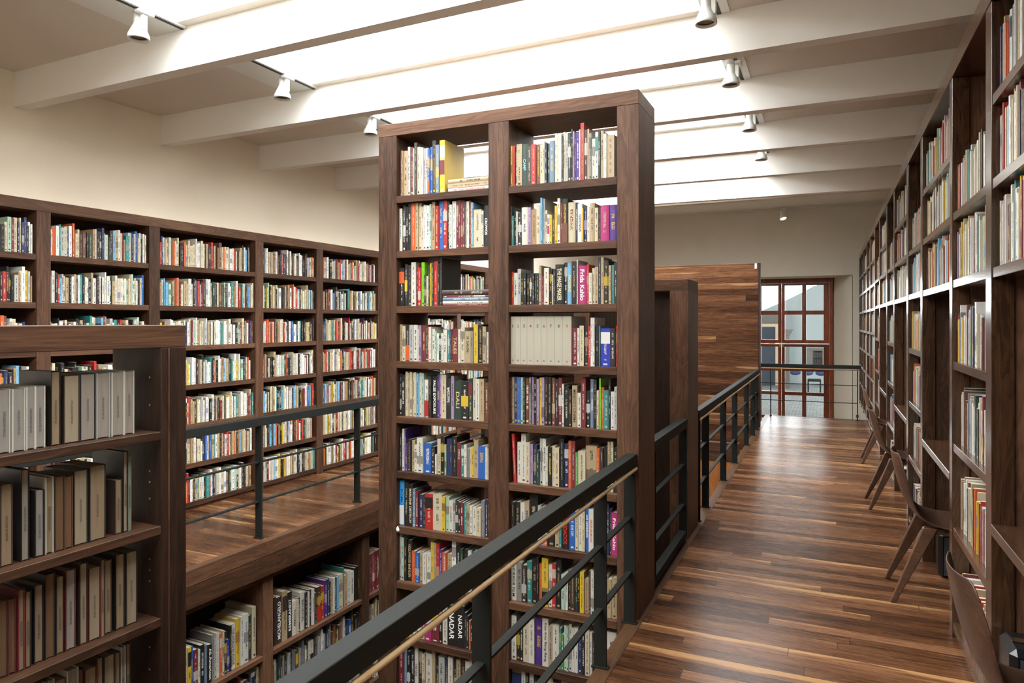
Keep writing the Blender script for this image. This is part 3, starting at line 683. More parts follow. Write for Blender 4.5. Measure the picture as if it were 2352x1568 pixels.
def book_material(name, pages=False):
    k = N(name)
    at = k.new('ShaderNodeVertexColor', layer_name='col').outputs[0]
    if pages:
        tc = k.new('ShaderNodeTexCoord').outputs['Object']
        nz = k.new('ShaderNodeTexNoise', ins={'Vector': k.new('ShaderNodeMapping', ins={'Vector': tc, 'Scale': (900., 4., 4.)}).outputs[0], 'Scale': 1.0, 'Detail': 2.0}).outputs[0]
        k.set('Base Color', k.mix(k.math('MULTIPLY', nz, .45), at, (.16, .12, .08, 1), 'MULTIPLY')); k.set('Roughness', .9); k.set('Specular IOR Level', .1)
        return k.m
    ink = k.new('ShaderNodeVertexColor', layer_name='ink').outputs[0]
    par = k.new('ShaderNodeSeparateColor', ins={0: k.new('ShaderNodeVertexColor', layer_name='par').outputs[0]}).outputs
    uv = k.new('ShaderNodeSeparateXYZ', ins={0: k.new('ShaderNodeUVMap', uv_map='uv').outputs[0]}).outputs
    u, v = uv[0], uv[1]      # u across the spine 0..1, v height in metres
    rnd, on, h = par[0], par[1], par[2]
    # title-like strokes running along the spine
    c1 = k.new('ShaderNodeCombineXYZ', ins={0: k.math('MULTIPLY', v, 330.), 1: k.math('MULTIPLY', u, 6.0), 2: k.math('MULTIPLY', rnd, 77.)}).outputs[0]
    nz = k.new('ShaderNodeTexNoise', ins={'Vector': c1, 'Scale': 1.0, 'Detail': 1.0}).outputs[0]
    c2 = k.new('ShaderNodeCombineXYZ', ins={0: k.math('MULTIPLY', v, 38.), 1: k.math('MULTIPLY', rnd, 55.), 2: 1.0}).outputs[0]
    wd = k.new('ShaderNodeTexNoise', ins={'Vector': c2, 'Scale': 1.0, 'Detail': 0.0}).outputs[0]
    fv = k.math('DIVIDE', v, k.math('MULTIPLY', h, .5))            # 0..1 over the height (h stored doubled)
    half = k.math('MULTIPLY_ADD', rnd, .12, .10)
    band = k.math('LESS_THAN', k.math('ABSOLUTE', k.math('SUBTRACT', u, .5)), half)
    lo = k.math('GREATER_THAN', fv, k.math('MULTIPLY_ADD', rnd, .25, .10)); hi = k.math('LESS_THAN', fv, k.math('MULTIPLY_ADD', rnd, -.12, .93))
    m = k.math('MULTIPLY', k.math('GREATER_THAN', nz, .50), k.math('GREATER_THAN', wd, .42))
    m = k.math('MULTIPLY', k.math('MULTIPLY', m, band), k.math('MULTIPLY', lo, hi)); m = k.math('MULTIPLY', m, k.math('GREATER_THAN', on, .25))
    # a small mark near the foot and a faint colour block on some
    foot = k.math('MULTIPLY', k.math('LESS_THAN', k.math('ABSOLUTE', k.math('SUBTRACT', fv, .06)), .02), k.math('LESS_THAN', k.math('ABSOLUTE', k.math('SUBTRACT', u, .5)), .22))
    foot = k.math('MULTIPLY', foot, k.math('GREATER_THAN', on, .6))
    m = k.math('MAXIMUM', m, foot)
    blk = k.math('MULTIPLY', k.math('LESS_THAN', k.math('ABSOLUTE', k.math('SUBTRACT', fv, k.math('MULTIPLY_ADD', rnd, .6, .2))), k.math('MULTIPLY', on, .12)), k.math('GREATER_THAN', on, .85))
    base = k.mix(k.math('MULTIPLY', blk, .8), at, ink)
    wear = k.new('ShaderNodeTexNoise', ins={'Vector': k.new('ShaderNodeTexCoord').outputs['Object'], 'Scale': 22.0, 'Detail': 3.0}).outputs[0]
    base = k.mix(k.math('MULTIPLY', wear, .12), base, (.22, .18, .15, 1), 'MIX')
    base = k.mix(.18, base, at)
    k.set('Base Color', k.mix(k.math('MULTIPLY', m, k.math('SUBTRACT', 1.0, blk)), base, ink)); k.set('Roughness', .42); k.set('Specular IOR Level', .4)
    return k.m
M_COVER = book_material('book_cover'); M_PAGE = book_material('book_pages', True)
def ctx(name, c): return plain(name, c, rough=.5)
INK = {}
def inkmat(ch):
    if ch not in INK: INK[ch] = ctx('lettering_' + NAMES[ch].replace(' ', '_').replace('-', '_'), PALH[ch])
    return INK[ch]

class Bk:
    __slots__ = 'case x t h d yf z c ink txt up lean fore flat patch rnd shelf rank cat label page bind'.split()
    def __init__(s, **k):
        s.txt = None; s.up = False; s.lean = 0; s.fore = False; s.flat = False; s.patch = None; s.ink = None; s.shelf = ''; s.cat = 'book'; s.label = None; s.page = (.62, .54, .42); s.bind = False
        for a, v in k.items(): setattr(s, a, v)
        s.rnd = random.random()
BOOKS = []
def cmat(t):
    return Matrix.Translation(t.location) @ Matrix.Rotation(t.rotation_euler.z, 4, 'Z')
def pick(case, x, y, yf):
    """picture point -> (local x, z) on the plane of the spines"""
    u = x - 1176; v = 740 - y; c, s = math.cos(YAW), math.sin(YAW)
    r = Vector((u * c - F * s, u * s + F * c, v)); inv = cmat(case).inverted()
    o = inv @ Vector((0, 0, EYE)); d = inv.to_3x3() @ r; t = (yf - o.y) / d.y; p = o + d * t
    return p.x, p.z
def row(case, shelf, zs, yf, off, sc, x0, data, up=False, jitter=.012, dep=(.15, .22), fore=False, hmax=.33):
    rg = random.Random(hash_(shelf)); ox_, oy_ = off; xp = x0
    lx, _ = pick(case, ox_ + x0 / sc, 700, yf)
    for tok in data.split(';'):
        tok = tok.strip()
        if not tok: continue
        txt = None; upf = up; tc = None
        if '"' in tok:
            tok, txt, rest = tok.split('"'); rest = rest.strip(); tc = rest[:1] or None
            if '^' in rest: upf = True
        p = tok.split(); xr = float(p[0]); yt = float(p[1]); cc = p[2] if len(p) > 2 else 'C'
        nx, zt = pick(case, ox_ + xr / sc, oy_ + yt / sc, yf)
        if cc == '-': lx = nx; continue
        t = nx - lx
        if case is TC:
            lo_, hi_ = (.1358, .7792) if 'left' in shelf else (.9128, 1.5592)
            a_, b_ = max(lx, lo_), min(nx, hi_); t = b_ - a_
            if t > .003: lx_c, nx_c = a_, b_
        else: lx_c, nx_c = lx, nx
        if t > .003:
            h = max(.12, min(hmax if case is not TC or zs > 2.3 else .298, zt - zs)); c = cc[0]
            ink = tc or (rg.choice('WCTYw') if c in DARK else rg.choice('KkrbKn'))
            patch = None
            if '/' in cc: patch = cc.split('/')[1]
            d = min(max(h * rg.uniform(.62, .78), dep[0]), dep[1] + .04)
            BOOKS.append(Bk(case=case, x=(lx_c + nx_c) / 2, t=max(t - .0008, .004), h=h, d=d, yf=yf + rg.uniform(0, jitter), z=zs, c=c, ink=ink, txt=txt, up=upf, patch=patch, shelf=shelf, fore=fore))
        lx = nx
def hash_(s):
    v = 7
    for ch in s: v = (v * 131 + ord(ch)) % 1000003
    return v
WPAL = 'wwwwwWWWWWWCCCCCCTTTteMSBbrRROYgAKKKKkknNn'
RPAL = 'wwwwCCCCCTTTTeeWWEsbrROONnkgATMVSY'
def fill(case, shelf, x0, x1, z, yf, pal, hr=(.17, .25), tr=(.010, .032), dep=(.14, .2), full=1.0, seed=0, jitter=.02):
    rg = random.Random(hash_(shelf) + seed); x = x0 + .002; xe = x0 + (x1 - x0) * full
    while x < xe - .012:
        t = rg.triangular(tr[0], tr[1], tr[0] + .3 * (tr[1] - tr[0])); t = min(t, xe - x)
        if t < .007: break
        h = rg.triangular(hr[0], hr[1], (hr[0] + hr[1]) / 2 - .01); c = rg.choice(pal)
        BOOKS.append(Bk(case=case, x=x + t / 2, t=t - .0006, h=h, d=h * rg.uniform(.66, .8), yf=yf + rg.uniform(0, jitter), z=z, c=c, ink=rg.choice('WCTYw') if c in DARK else rg.choice('KkrbnB'), shelf=shelf,
                        patch=(rg.choice('RKbYWkO') if rg.random() < .18 else None)))
        x += t
A2 = (860, 200); A3 = (860, 580); A4 = (860, 960); A5 = (860, 1200); S = 3.5636; YT = .025
def TR(n, side): return '%s shelf of the tall bookcase, %s bay' % (['top', 'second', 'third', 'fourth', 'fifth', 'sixth', 'seventh', 'eighth', 'ninth', 'tenth'][n], side)
def tr(n, side, off, x0, data): row(TC, TR(n, side), ZS[n], YT, off, S, x0, data)
tr(0, 'left', A2, 203, '210 520 n;222 517 O;232 520 t;270 518 T;290 487 e;314 487 r;325 500 M;348 447 n;372 488 C;395 492 W "LEYENDO" k;410 500 e;432 495 w;450 503 B/O;470 487 B;497 430 k;525 470 s')
tr(0, 'right', A2, 1110, '1127 480 Y;1147 478 R "THE TEN-CENT PLAGUE" W;1160 483 k;1205 462 T;1248 460 g "CAMP" S;1281 478 n;1318 465 R;1354 463 N;1378 470 C;1392 440 e;1410 455 k;1430 455 g;1472 435 s;1490 375 w;1508 385 C;1530 378 w;1543 400 k;1560 365 C;1583 370 e;1607 370 k;1622 340 K;1635 360 V;1650 370 P;1672 360 P;1682 345 w;1712 288 R;1740 345 n;1755 340 T;1777 375 E;1805 420 w;1828 365 W/A;1847 357 g;1874 352 T;1899 380 w;1960 385 T')
tr(1, 'left', A2, 188, '222 992 w;247 965 k;270 975 K;300 952 K;332 950 O;356 940 T;376 935 C;396 975 C;418 963 W;446 965 W;462 955 M;490 933 T;522 970 R;557 923 B;592 925 R;612 930 k;632 960 w;664 932 W;682 925 r;700 922 r;718 925 r;733 925 r;748 935 g;769 933 w;784 925 r;798 940 e;808 945 S;870 998 C;888 1010 w;929 965 k "CROWDS" W')
tr(1, 'right', A2, 1108, '1122 975 g;1138 1052 A;1160 1010 k;1172 1018 w;1203 1030 k;1252 982 w;1277 982 V;1324 997 t;1356 963 C;1374 905 S;1390 910 e;1409 1005 C;1427 1040 W/p;1451 1043 Y;1474 1040 K;1496 970 Y;1520 908 w;1533 950 R;1580 910 k/N;1640 938 C;1658 940 k;1697 950 W "GIDDENS" K;1709 990 Y;1737 975 b/V;1760 975 w;1802 945 T;1830 985 C;1848 980 K;1918 962 p;1982 958 P')
tr(2, 'left', A3, 188, '243 125 K/O;266 95 k/Y;297 100 k;335 78 w;355 100 r;378 122 R;404 78 L;424 180 g;440 190 C;452 100 g;465 88 Y;482 90 g;515 72 R;532 90 K')
tr(2, 'right', A3, 1105, '1132 155 R;1165 165 w;1195 132 e;1218 168 K;1240 168 K;1262 168 K;1284 168 K;1304 168 K;1322 168 K;1341 168 K;1362 105 T;1388 190 r;1427 125 w;1448 138 k;1460 180 w;1478 140 k;1548 95 K "THE IMAGE MAKER" C;1575 80 k;1613 82 S "PICASSO" Y;1652 70 K;1663 60 w;1732 105 p "Frida Kahlo" W;1752 95 R;1777 165 w;1800 125 C;1827 115 T;1852 35 k;1875 35 T;1915 60 k;1937 105 T;1957 100 A;1982 80 k')
tr(3, 'left', A3, 190, '222 588 T;248 600 C;281 598 k/O;314 592 e;348 592 w;362 625 w;382 598 V;412 598 r;433 590 n;443 605 R;464 608 w;488 625 w;504 640 M;522 660 W;545 680 g;560 660 w;592 630 w;610 630 A;627 628 b;636 640 k;684 622 r "TALES" T;702 625 w;736 613 C;785 643 T;805 640 E;840 587 Y;882 590 K;910 605 T;930 650 w')
tr(3, 'right', A3, 1613, '1660 615 r;1676 617 w;1712 598 C;1748 600 k;1768 600 R;1785 532 W;1801 532 W;1838 603 K;1848 600 A;1926 620 U/W;1972 620 k;1986 600 R')
tr(4, 'left', A3, 188, '218 990 K;248 1000 K;268 975 C;286 985 T;304 978 C;322 985 C;341 980 C;360 990 S;379 985 w;400 988 M;441 1042 W/R;467 1015 K;508 1015 K "FALSE EXPOSURE" W;524 1000 P;540 1000 V;580 1000 C;624 1030 k;647 1010 V;705 1050 g "DALI" T;765 1055 K/Y;797 1035 g/r;828 1030 C;858 1035 w;896 1035 T;933 1065 N')
tr(4, 'right', A3, 1100, '1119 1018 r;1138 1020 T;1166 1018 b;1195 1020 B;1212 1022 M;1229 1022 g;1265 1028 N;1282 1022 E;1301 1022 V;1326 1020 K;1346 1035 V;1366 1025 Y;1390 1022 V;1419 1018 K;1447 1018 K;1473 1025 N;1502 1035 k;1532 1025 r;1548 1075 w;1587 1090 K;1612 1120 k;1656 1090 T "MEXICO\'S CINEMA" K;1687 1150 w;1727 1030 r;1762 1135 K;1791 1038 s;1817 1040 K;1836 1130 C;1850 1030 L;1873 1105 O;1912 1130 A;1932 1040 K;1962 1140 w;1984 1100 e')
tr(5, 'left', A4, 184, '201 115 k;219 130 k;237 90 w;249 90 P;268 210 P;297 175 K;322 185 T;346 220 w;396 165 w;461 210 B;492 235 k;506 300 w;536 175 C;571 155 K;583 220 M;610 175 b "MORIN" W;630 170 b;668 155 K;705 205 r;731 225 A;753 220 w;771 250 E;788 245 C;806 240 Y;843 185 T;905 235 B;922 240 w;934 250 C')
tr(5, 'right', A4, 1140, '1165 215 -;1197 200 w;1235 130 w;1270 200 C;1292 215 V;1323 225 b;1349 265 g;1376 170 e;1402 170 w;1417 235 w;1451 240 K;1476 230 C;1511 245 C;1547 170 K;1584 215 b;1610 190 O;1642 190 r;1665 285 G;1725 275 C;1817 235 T;1842 250 O;1872 245 n;1906 235 K "AMERICA" S;1928 195 T;1951 195 C;1984 245 K')
tr(6, 'left', A4, 184, '238 515 H/W;275 530 K;312 545 K "MARLENE DIETRICH" C;336 580 s;356 600 r;393 630 b;412 640 n;476 625 R/K;550 630 C;576 645 Y;605 650 M;635 680 w;658 670 e;682 680 g;700 690 k;727 695 r;751 700 A;776 705 T;801 720 w;828 730 w;869 740 C;897 680 E;921 675 b;936 670 K')
tr(6, 'right', A4, 1112, '1147 690 k;1190 690 K;1226 695 w;1263 685 T;1330 635 K;1358 720 e;1388 730 V;1410 720 O;1473 700 K;1506 720 T;1527 720 A;1592 690 K "LOS OLVIDADOS" R;1642 745 B;1668 720 C;1696 760 w;1722 750 C;1752 680 B "LOS HERMANOS" W;1792 750 w "SIQUEIROS" R;1813 690 e;1840 700 k;1868 715 w;1900 730 k;1921 700 b;1938 750 k;1984 780 p "Frida Kahlo" W')
tr(7, 'left', A4, 184, '216 950 e;238 980 M;262 990 K;300 1005 K "HOLLYWOOD BABYLON" T;331 1095 O;365 1105 B;391 1100 T;422 1110 w;455 1110 w;481 1020 Y;502 1025 T;528 1035 R;553 1080 P;587 1105 O;630 1120 T;664 1010 W;700 1060 K;725 1070 g;760 1080 k;790 1090 w;822 1100 B;850 1080 C;880 1090 T;905 1085 n;932 1080 C')
tr(7, 'right', A5, 1098, '1156 325 w "HORROR FILM" K;1202 335 E;1242 355 n;1284 325 A;1327 300 K;1342 290 K;1369 345 O;1421 295 Y/K;1452 350 w;1483 340 R;1527 305 K;1560 430 M;1582 410 w;1603 400 K;1638 400 n;1658 410 g;1680 400 K;1713 410 Y;1750 470 T;1768 400 n;1795 400 w;1812 420 G;1845 430 T;1870 440 C;1900 450 w;1940 470 T;1982 460 T')
tr(8, 'left', A5, 190, '222 850 T;258 880 K;304 830 Y "VIDEODROME" K;366 790 W/R;405 740 C;462 700 p;526 730 r/Y;552 700 K;592 670 w;668 690 K "NADAR" W;735 690 K "NADAR" W;748 740 k;767 770 k;783 810 O;800 800 K;821 780 w;850 800 C;880 790 b;905 800 w;932 790 T')
tr(8, 'right', A5, 1118, '1159 770 w;1190 760 K;1214 775 k;1260 820 C;1306 800 w;1371 790 P;1421 790 w "Kiss Kiss Bang Bang" K;1456 850 T;1507 850 w;1528 870 A;1547 920 G;1567 850 w;1587 860 M;1611 840 w;1638 870 w;1662 870 w;1692 880 b;1722 890 k;1757 900 C;1780 905 w;1800 910 K;1850 900 T;1900 900 C;1980 905 w')
tr(9, 'left', A5, 200, '238 1045 r;262 1010 s;290 1060 K;326 1040 k;356 1010 w "TARTAN" K;387 1005 k;412 1080 C;466 1080 w;492 1035 T "STARS" W;522 1110 k;572 1110 e;600 1120 b;640 1110 w;665 1120 k;700 1130 T;740 1120 n;780 1140 w;815 1130 C;850 1130 r;890 1130 w;930 1130 T')
tr(9, 'right', A5, 1118, '1200 1185 T/b;1236 1175 w;1262 1180 K;1300 1190 w;1345 1185 K;1385 1190 k;1420 1200 C;1460 1200 w;1500 1230 k;1522 1235 P;1560 1240 w;1600 1240 C;1650 1250 b;1700 1250 T;1760 1250 w')
# leaning red book, big books seen by their covers, horizontal stacks
def lay(case, shelf, x0, x1, z, th, yf, c, ink, txt=None, d=.19):
    BOOKS.append(Bk(case=case, x=(x0 + x1) / 2, t=th, h=x1 - x0, d=d, yf=yf, z=z, c=c, ink=ink, txt=txt, flat=True, shelf=shelf))
sh = TR(0, 'left'); xa, _ = pick(TC, 860 + 603 / S, 700, YT); xb = .778
lay(TC, sh, xa, xb - .004, ZS[0] + .0004, .024, YT, 'W', 'R', 'THE TONY AWARDS BOOK'); lay(TC, sh, xa - .004, xb, ZS[0] + .025, .026, YT, 'T', 'n'); lay(TC, sh, xa, xb, ZS[0] + .0515, .026, YT, 'T', 'n')
xc, _ = pick(TC, 860 + 527 / S, 700, YT)
BOOKS.append(Bk(case=TC, x=xc + .022, t=.036, h=.325, d=.25, yf=YT, z=ZS[0], c='Y', ink='W', txt=None, patch='r', shelf=sh))
sh = TR(2, 'left'); xa, _ = pick(TC, 860 + 558 / S, 700, YT)
zz_ = ZS[2] + .0004
for th, c, ink, tx in ((.010, 'r', 'C', None), (.017, 'w', 'K', None), (.022, 's', 'W', None), (.010, 'r', 'W', None), (.034, 'n', 'C', None)):
    lay(TC, sh, xa - (.006 if th > .03 else 0), .776, zz_, th, YT, c, ink, tx); zz_ += th + .0006
BOOKS.append(Bk(case=TC, x=xa - .012, t=.014, h=.297, d=.24, yf=YT, z=ZS[2], c='K', ink='E', shelf=sh, lean=0))
xr_, _ = pick(TC, 860 + 1164 / S, 1100, YT)
BOOKS.append(Bk(case=TC, x=xr_ - .0095, t=.017, h=.285, d=.2, yf=YT, z=ZS[5], c='R', ink='W', shelf=TR(5, 'right'), lean=-min(.05, (xr_ - .018 - .914) / .3)))
# ring binders numbered 1 to 9
be = [1105, 1150, 1198, 1247, 1306, 1362, 1411, 1476, 1538, 1612]
BIND = []
for i in range(9):
    a, _ = pick(TC, 860 + be[i] / S, 700, YT); b, _ = pick(TC, 860 + be[i + 1] / S, 700, YT)
    BOOKS.append(Bk(case=TC, x=(max(a, .9135) + b) / 2, t=b - max(a, .9135) - .001, h=.278, d=.25, yf=YT + .002, z=ZS[3], c='Z', ink='krgrbrgkR'[i], txt=str(i + 1), bind=True, shelf=TR(3, 'right'), cat='binder'))
# art books below the gallery
AB = (420, 1180); SB = 4.041; LZ0 = LOZ[0]
row(LO, 'art book shelf left of the dark post under the gallery', LZ0, .035, AB, SB, 20, '48 1240 C;82 1230 Y/K;106 1225 B;147 1250 r;166 1255 w;208 1205 K;235 1215 s;277 1200 K "All-American" W;301 1120 E;323 1150 e;350 1100 w;373 1105 O;389 1080 C;413 1085 K;441 1160 U;456 1030 k;501 1010 w "THE WORLD IN VOGUE" n;538 965 Y;568 945 w;613 920 w;651 935 g;686 855 C', up=False, dep=(.22, .30), hmax=.45)
row(LO, 'art book shelf right of the dark post under the gallery', LZ0, .035, AB, SB, 850, '872 770 k "LEONARDO DA VINCI" W^;926 760 n "MICHELANGELO" W^;976 705 T/n;1023 715 K "REMBRANDT" W^;1061 800 w "ARROYO" K^;1077 790 C;1099 775 g;1141 715 w "BRUEGEL" g;1162 720 k;1180 720 w "Francis Bacon" K;1202 700 k;1226 690 w;1246 725 n;1286 665 n/R;1321 660 R;1345 610 P;1363 600 b;1379 625 K;1396 640 T;1413 590 w;1431 585 K;1451 580 S;1493 550 C;1503 500 A;1531 560 T;1563 520 w;1598 525 w;1621 495 K "MAX ERNST" W;1646 475 K;1662 480 k', up=False, dep=(.22, .30), hmax=.45)
row(LO, 'art book shelf behind the left edge of the tall bookcase', LZ0, .03, AB, SB, 1736, '1752 375 r;1768 365 r;1784 355 r;1799 345 r;1814 335 r;1830 330 r;1850 320 n', dep=(.2, .26), hmax=.4)
for bi in range(2, 6):
    (a, b), (c_, d_) = LQ[bi], LQ[bi + 1]
    for zi, z in enumerate(LOZ):
        if zi == 0 and bi < 4: continue
        if zi == 0 and bi == 4: continue
        fill(LO, 'lower shelf %d.%d' % (bi, zi), b, c_, z, .03, 'wwCCTKkknerbBNgWE', (.22, .34), (.012, .04), seed=3)
# fore-edge books in the low case
FO1 = (0, 720); SF = 5.2273
def fr(zs, off, sc, x0, data, shelf, yf=.045):
    """x-right, top, page tone, cover colour; '-' leaves a gap"""
    rg = random.Random(hash_(shelf)); lx, _ = pick(FC, off[0] + x0 / sc, 900, yf)
    for tok in data.split(';'):
        p = tok.split(); nx, zt = pick(FC, off[0] + float(p[0]) / sc, off[1] + float(p[1]) / sc, yf)
        if p[2] != '-':
            pg = {'W': (.27, .24, .21), 'w': (.26, .22, .18), 'C': (.29, .23, .155), 'T': (.25, .18, .11), 'N': (.15, .085, .045)}[p[2]]
            BOOKS.append(Bk(case=FC, x=(lx + nx) / 2, t=nx - lx - .001, h=min(.30, max(.12, zt - zs)), d=.17, yf=yf + rg.uniform(0, .006), z=zs, c=p[3], ink='K', fore=True, shelf=shelf, page=pg, txt='stamp' if p[2] in 'WwCT' else None))
        lx = nx
fr(FZ[0], FO1, SF, -260, '-150 915 W w;-10 910 W w;137 905 W w;147 900 -;308 893 W w;318 880 -;433 873 W w;558 868 W w;615 870 -;735 690 T K;775 800 -;972 735 C n;976 735 -;1162 718 w k;1165 715 -;1328 706 w e;1345 700 -;1498 694 w w;1503 700 -;1624 685 w w', 'top shelf of the low bookcase')
fr(FZ[1], (0, 900), 2.348, -90, '-40 500 T k;5 500 T n;75 490 T n;115 480 -;162 415 w K;190 470 -;242 525 W K;250 480 -;296 455 T w;350 450 N n;396 450 N N;402 440 -;480 415 C k;484 400 -;573 388 T k;620 440 -;660 470 T n;664 400 -;691 318 C k;712 345 T A', 'second shelf of the low bookcase')
fr(FZ[2], (0, 900), 2.348, -60, '-5 1120 T k;50 1120 N n;95 1110 N r;97 1100 -;136 1060 T r;172 1072 T n;190 1060 -;242 1035 T k;246 1000 -;302 973 N k;306 980 -;352 988 T K;358 980 -;414 952 W r;430 930 -;475 918 C n;479 930 -;545 935 C r;567 905 T n;610 903 T n;625 880 -;676 868 T K;681 870 -;742 852 C n', 'third shelf of the low bookcase')
fr(FZ[3], (0, 900), 2.348, 140, '200 1560 T k;262 1555 C n;300 1545 w w;362 1540 T r;425 1480 w w;460 1490 K K;525 1475 T r;562 1428 T n;622 1408 C n;656 1400 T k;684 1368 w w;712 1352 T n'.replace('K K', 'N K'), 'fourth shelf of the low bookcase')
# gallery wall case
for bi, ((a, b), (c_, d_)) in enumerate(zip(LP2, LP2[1:])):
    for zi, z in enumerate(LZ):
        if c_ < 2.2: continue
        fill(LC, 'gallery %d.%d' % (bi, zi), b, c_, z, .012, WPAL, (.165, .25), (.008, .029), full=.985 if (bi + zi) % 3 else .96, seed=11)
# long right-hand case
for i in range(len(RB) - 1):
    x0, x1 = RB[i + 1][1] + .0, RB[i][0]
    zs_ = DS if i in RDESK else (NS if i < 8 else [2.48, 2.14, 1.80, 1.46, 1.12, .78, .44, .075])
    for zi, z in enumerate(zs_):
        nm = ['nearest', 'second', 'third', 'fourth', 'fifth', 'sixth'][i] if i < 6 else 'far'
        fill(RC, '%s shelf, %s bay of long bookcase%s' % (['top', 'second', 'third', 'fourth', 'fifth', 'sixth', 'seventh', 'lowest'][zi], nm, '' if i < 6 else i), x0 + .012, x1 - .012, z, .02 if z > 1 else .03, RPAL if z > .7 else 'CCTTwwYgrBRkOENeW', (.20, .30) if z > .6 else (.2, .30), (.007, .028), full=1.0, seed=5, jitter=.012)

# ---------------------------------------------------------------- geometry of one book
def book_geo(b, simple):
    """two lists of (verts, faces(with kind)) in book space: x across, y depth (0 = front), z up"""
    t, h, d = b.t, b.h, b.d; ht = t / 2
    cov = []; pag = []
    c = PAL[b.c]; ink = PAL[b.ink]
    def quad(dst, vs, col, uv=None, on=0):
        dst.append((vs, col, uv, on))
    pc = b.page
    if simple:
        quad(cov, [(-ht, 0, 0), (ht, 0, 0), (ht, 0, h), (-ht, 0, h)], c, 1, 1)
        quad(cov, [(ht, 0, 0), (ht, d, 0), (ht, d, h), (ht, 0, h)], c); quad(cov, [(-ht, d, 0), (-ht, 0, 0), (-ht, 0, h), (-ht, d, h)], c)
        quad(pag, [(-ht, 0, h), (ht, 0, h), (ht, d, h), (-ht, d, h)], pc); quad(pag, [(ht, 0, 0), (-ht, 0, 0), (-ht, d, 0), (ht, d, 0)], pc)
        quad(pag, [(ht, d, 0), (-ht, d, 0), (-ht, d, h), (ht, d, h)], pc)
        return cov, pag
    cw = min(.003, t * .16) if t > .012 else min(.0012, t * .12)
    bulge = min(.004, t * .12) if b.rnd > .4 and not b.bind else 0
    # outer outline of the cover, spine at y=0
    n = 4; out = [(-ht, d)]
    for i in range(n + 1):
        s = -1 + 2 * i / n; out.append((ht * s, bulge * s * s))
    out.append((ht, d))
    inn = [(-ht + cw, d)]
    for i in range(n + 1):
        s = -1 + 2 * i / n; inn.append(((ht - cw) * s, bulge * s * s + cw))
    inn.append((ht - cw, d))
    for i in range(len(out) - 1):
        (x0, y0), (x1, y1) = out[i], out[i + 1]; sp = 0 < i < len(out) - 2
        quad(cov, [(x0, y0, 0), (x1, y1, 0), (x1, y1, h), (x0, y0, h)], c, ((x0 + ht) / t, (x1 + ht) / t) if sp else None, 1 if sp else 0)
        (a0, b0), (a1, b1) = inn[i], inn[i + 1]
        quad(cov, [(a1, b1, 0), (a0, b0, 0), (a0, b0, h), (a1, b1, h)], c)
        quad(cov, [(x0, y0, h), (x1, y1, h), (a1, b1, h), (a0, b0, h)], c); quad(cov, [(x1, y1, 0), (x0, y0, 0), (a0, b0, 0), (a1, b1, 0)], c)
    for sx in (-1, 1):
        xa, xb = sx * ht, sx * (ht - cw)
        q = [(xa, d, 0), (xb, d, 0), (xb, d, h), (xa, d, h)]
        quad(cov, q if sx > 0 else q[::-1], c)
    m = .003 if t > .015 else .0005; px_ = ht - cw - .0002; y0 = cw + bulge + .0003; y1 = d - m
    f = [((-px_, y0, m), (px_, y0, m), (px_, y1, m), (-px_, y1, m)), ((-px_, y0, h - m), (px_, y0, h - m), (px_, y1, h - m), (-px_, y1, h - m))]
    lo_, hi_ = f
    cc = .003 if b.fore and t > .02 else 0     # hollow of the fore-edge
    if cc:
        loM = (0, y1 - cc, m); hiM = (0, y1 - cc, h - m)
        quad(pag, [lo_[2], loM, hiM, hi_[2]], pc); quad(pag, [loM, lo_[3], hi_[3], hiM], pc)
        quad(pag, [hi_[0], hi_[1], hi_[2], hiM, hi_[3]], pc); quad(pag, [lo_[1], lo_[0], lo_[3], loM, lo_[2]], pc)
    else:
        quad(pag, [lo_[2], lo_[3], hi_[3], hi_[2]], pc); quad(pag, list(hi_), pc); quad(pag, [lo_[1], lo_[0], lo_[3], lo_[2]], pc)
    quad(pag, [lo_[0], lo_[1], hi_[1], hi_[0]], pc)
    if b.patch and not b.fore:
        rg = random.Random(int(b.rnd * 1e6)); pcx = PAL[b.patch]; e = -.00025
        a_, b_ = rg.choice([(.04, .3), (.35, .62), (.6, .9), (.02, .45)])
        quad(cov, [(-ht * .98, e, h * a_), (ht * .98, e, h * a_), (ht * .98, e, h * b_), (-ht * .98, e, h * b_)], pcx)
    return cov, pag
def to_mesh(name, quads_list, mats):
    """quads_list: [(matrix, quads, book)]"""
    V = []; Fc = []; col = []; ink = []; par = []; uvs = []; mi = []
    for M, quads, b, mat in quads_list:
        for vs, c, uv, on in quads:
            i0 = len(V); V.extend([tuple(M @ Vector(v)) for v in vs]); Fc.append(tuple(range(i0, i0 + len(vs)))); mi.append(mat)
            o = 0.0
            if on and not b.txt: o = .3 + .7 * ((b.rnd * 7.13) % 1)
            for j in range(len(vs)):
                g_ = 1.25 if b.case is LC and mat == 0 else 1.0  # gallery covers lightened in colour to offset the weaker light there
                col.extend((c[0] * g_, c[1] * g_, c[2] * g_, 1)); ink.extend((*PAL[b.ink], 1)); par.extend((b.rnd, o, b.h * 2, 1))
                if uv == 1: uvs.extend(((0, 1, 1, 0)[j], vs[j][2]))
                elif uv: uvs.extend(((uv[0], uv[1], uv[1], uv[0])[j], vs[j][2]))
                else: uvs.extend((0, 0))
    me = bpy.data.meshes.new(name); me.from_pydata(V, [], Fc); 
    for m in mats: me.materials.append(m)
    me.polygons.foreach_set('material_index', mi)
    for nm, dat in (('col', col), ('ink', ink), ('par', par)):
        a = me.color_attributes.new(nm, 'FLOAT_COLOR', 'CORNER'); a.data.foreach_set('color', dat)
    u = me.uv_layers.new(name='uv'); u.data.foreach_set('uv', uvs)
    return me
FONT_CACHE = {}
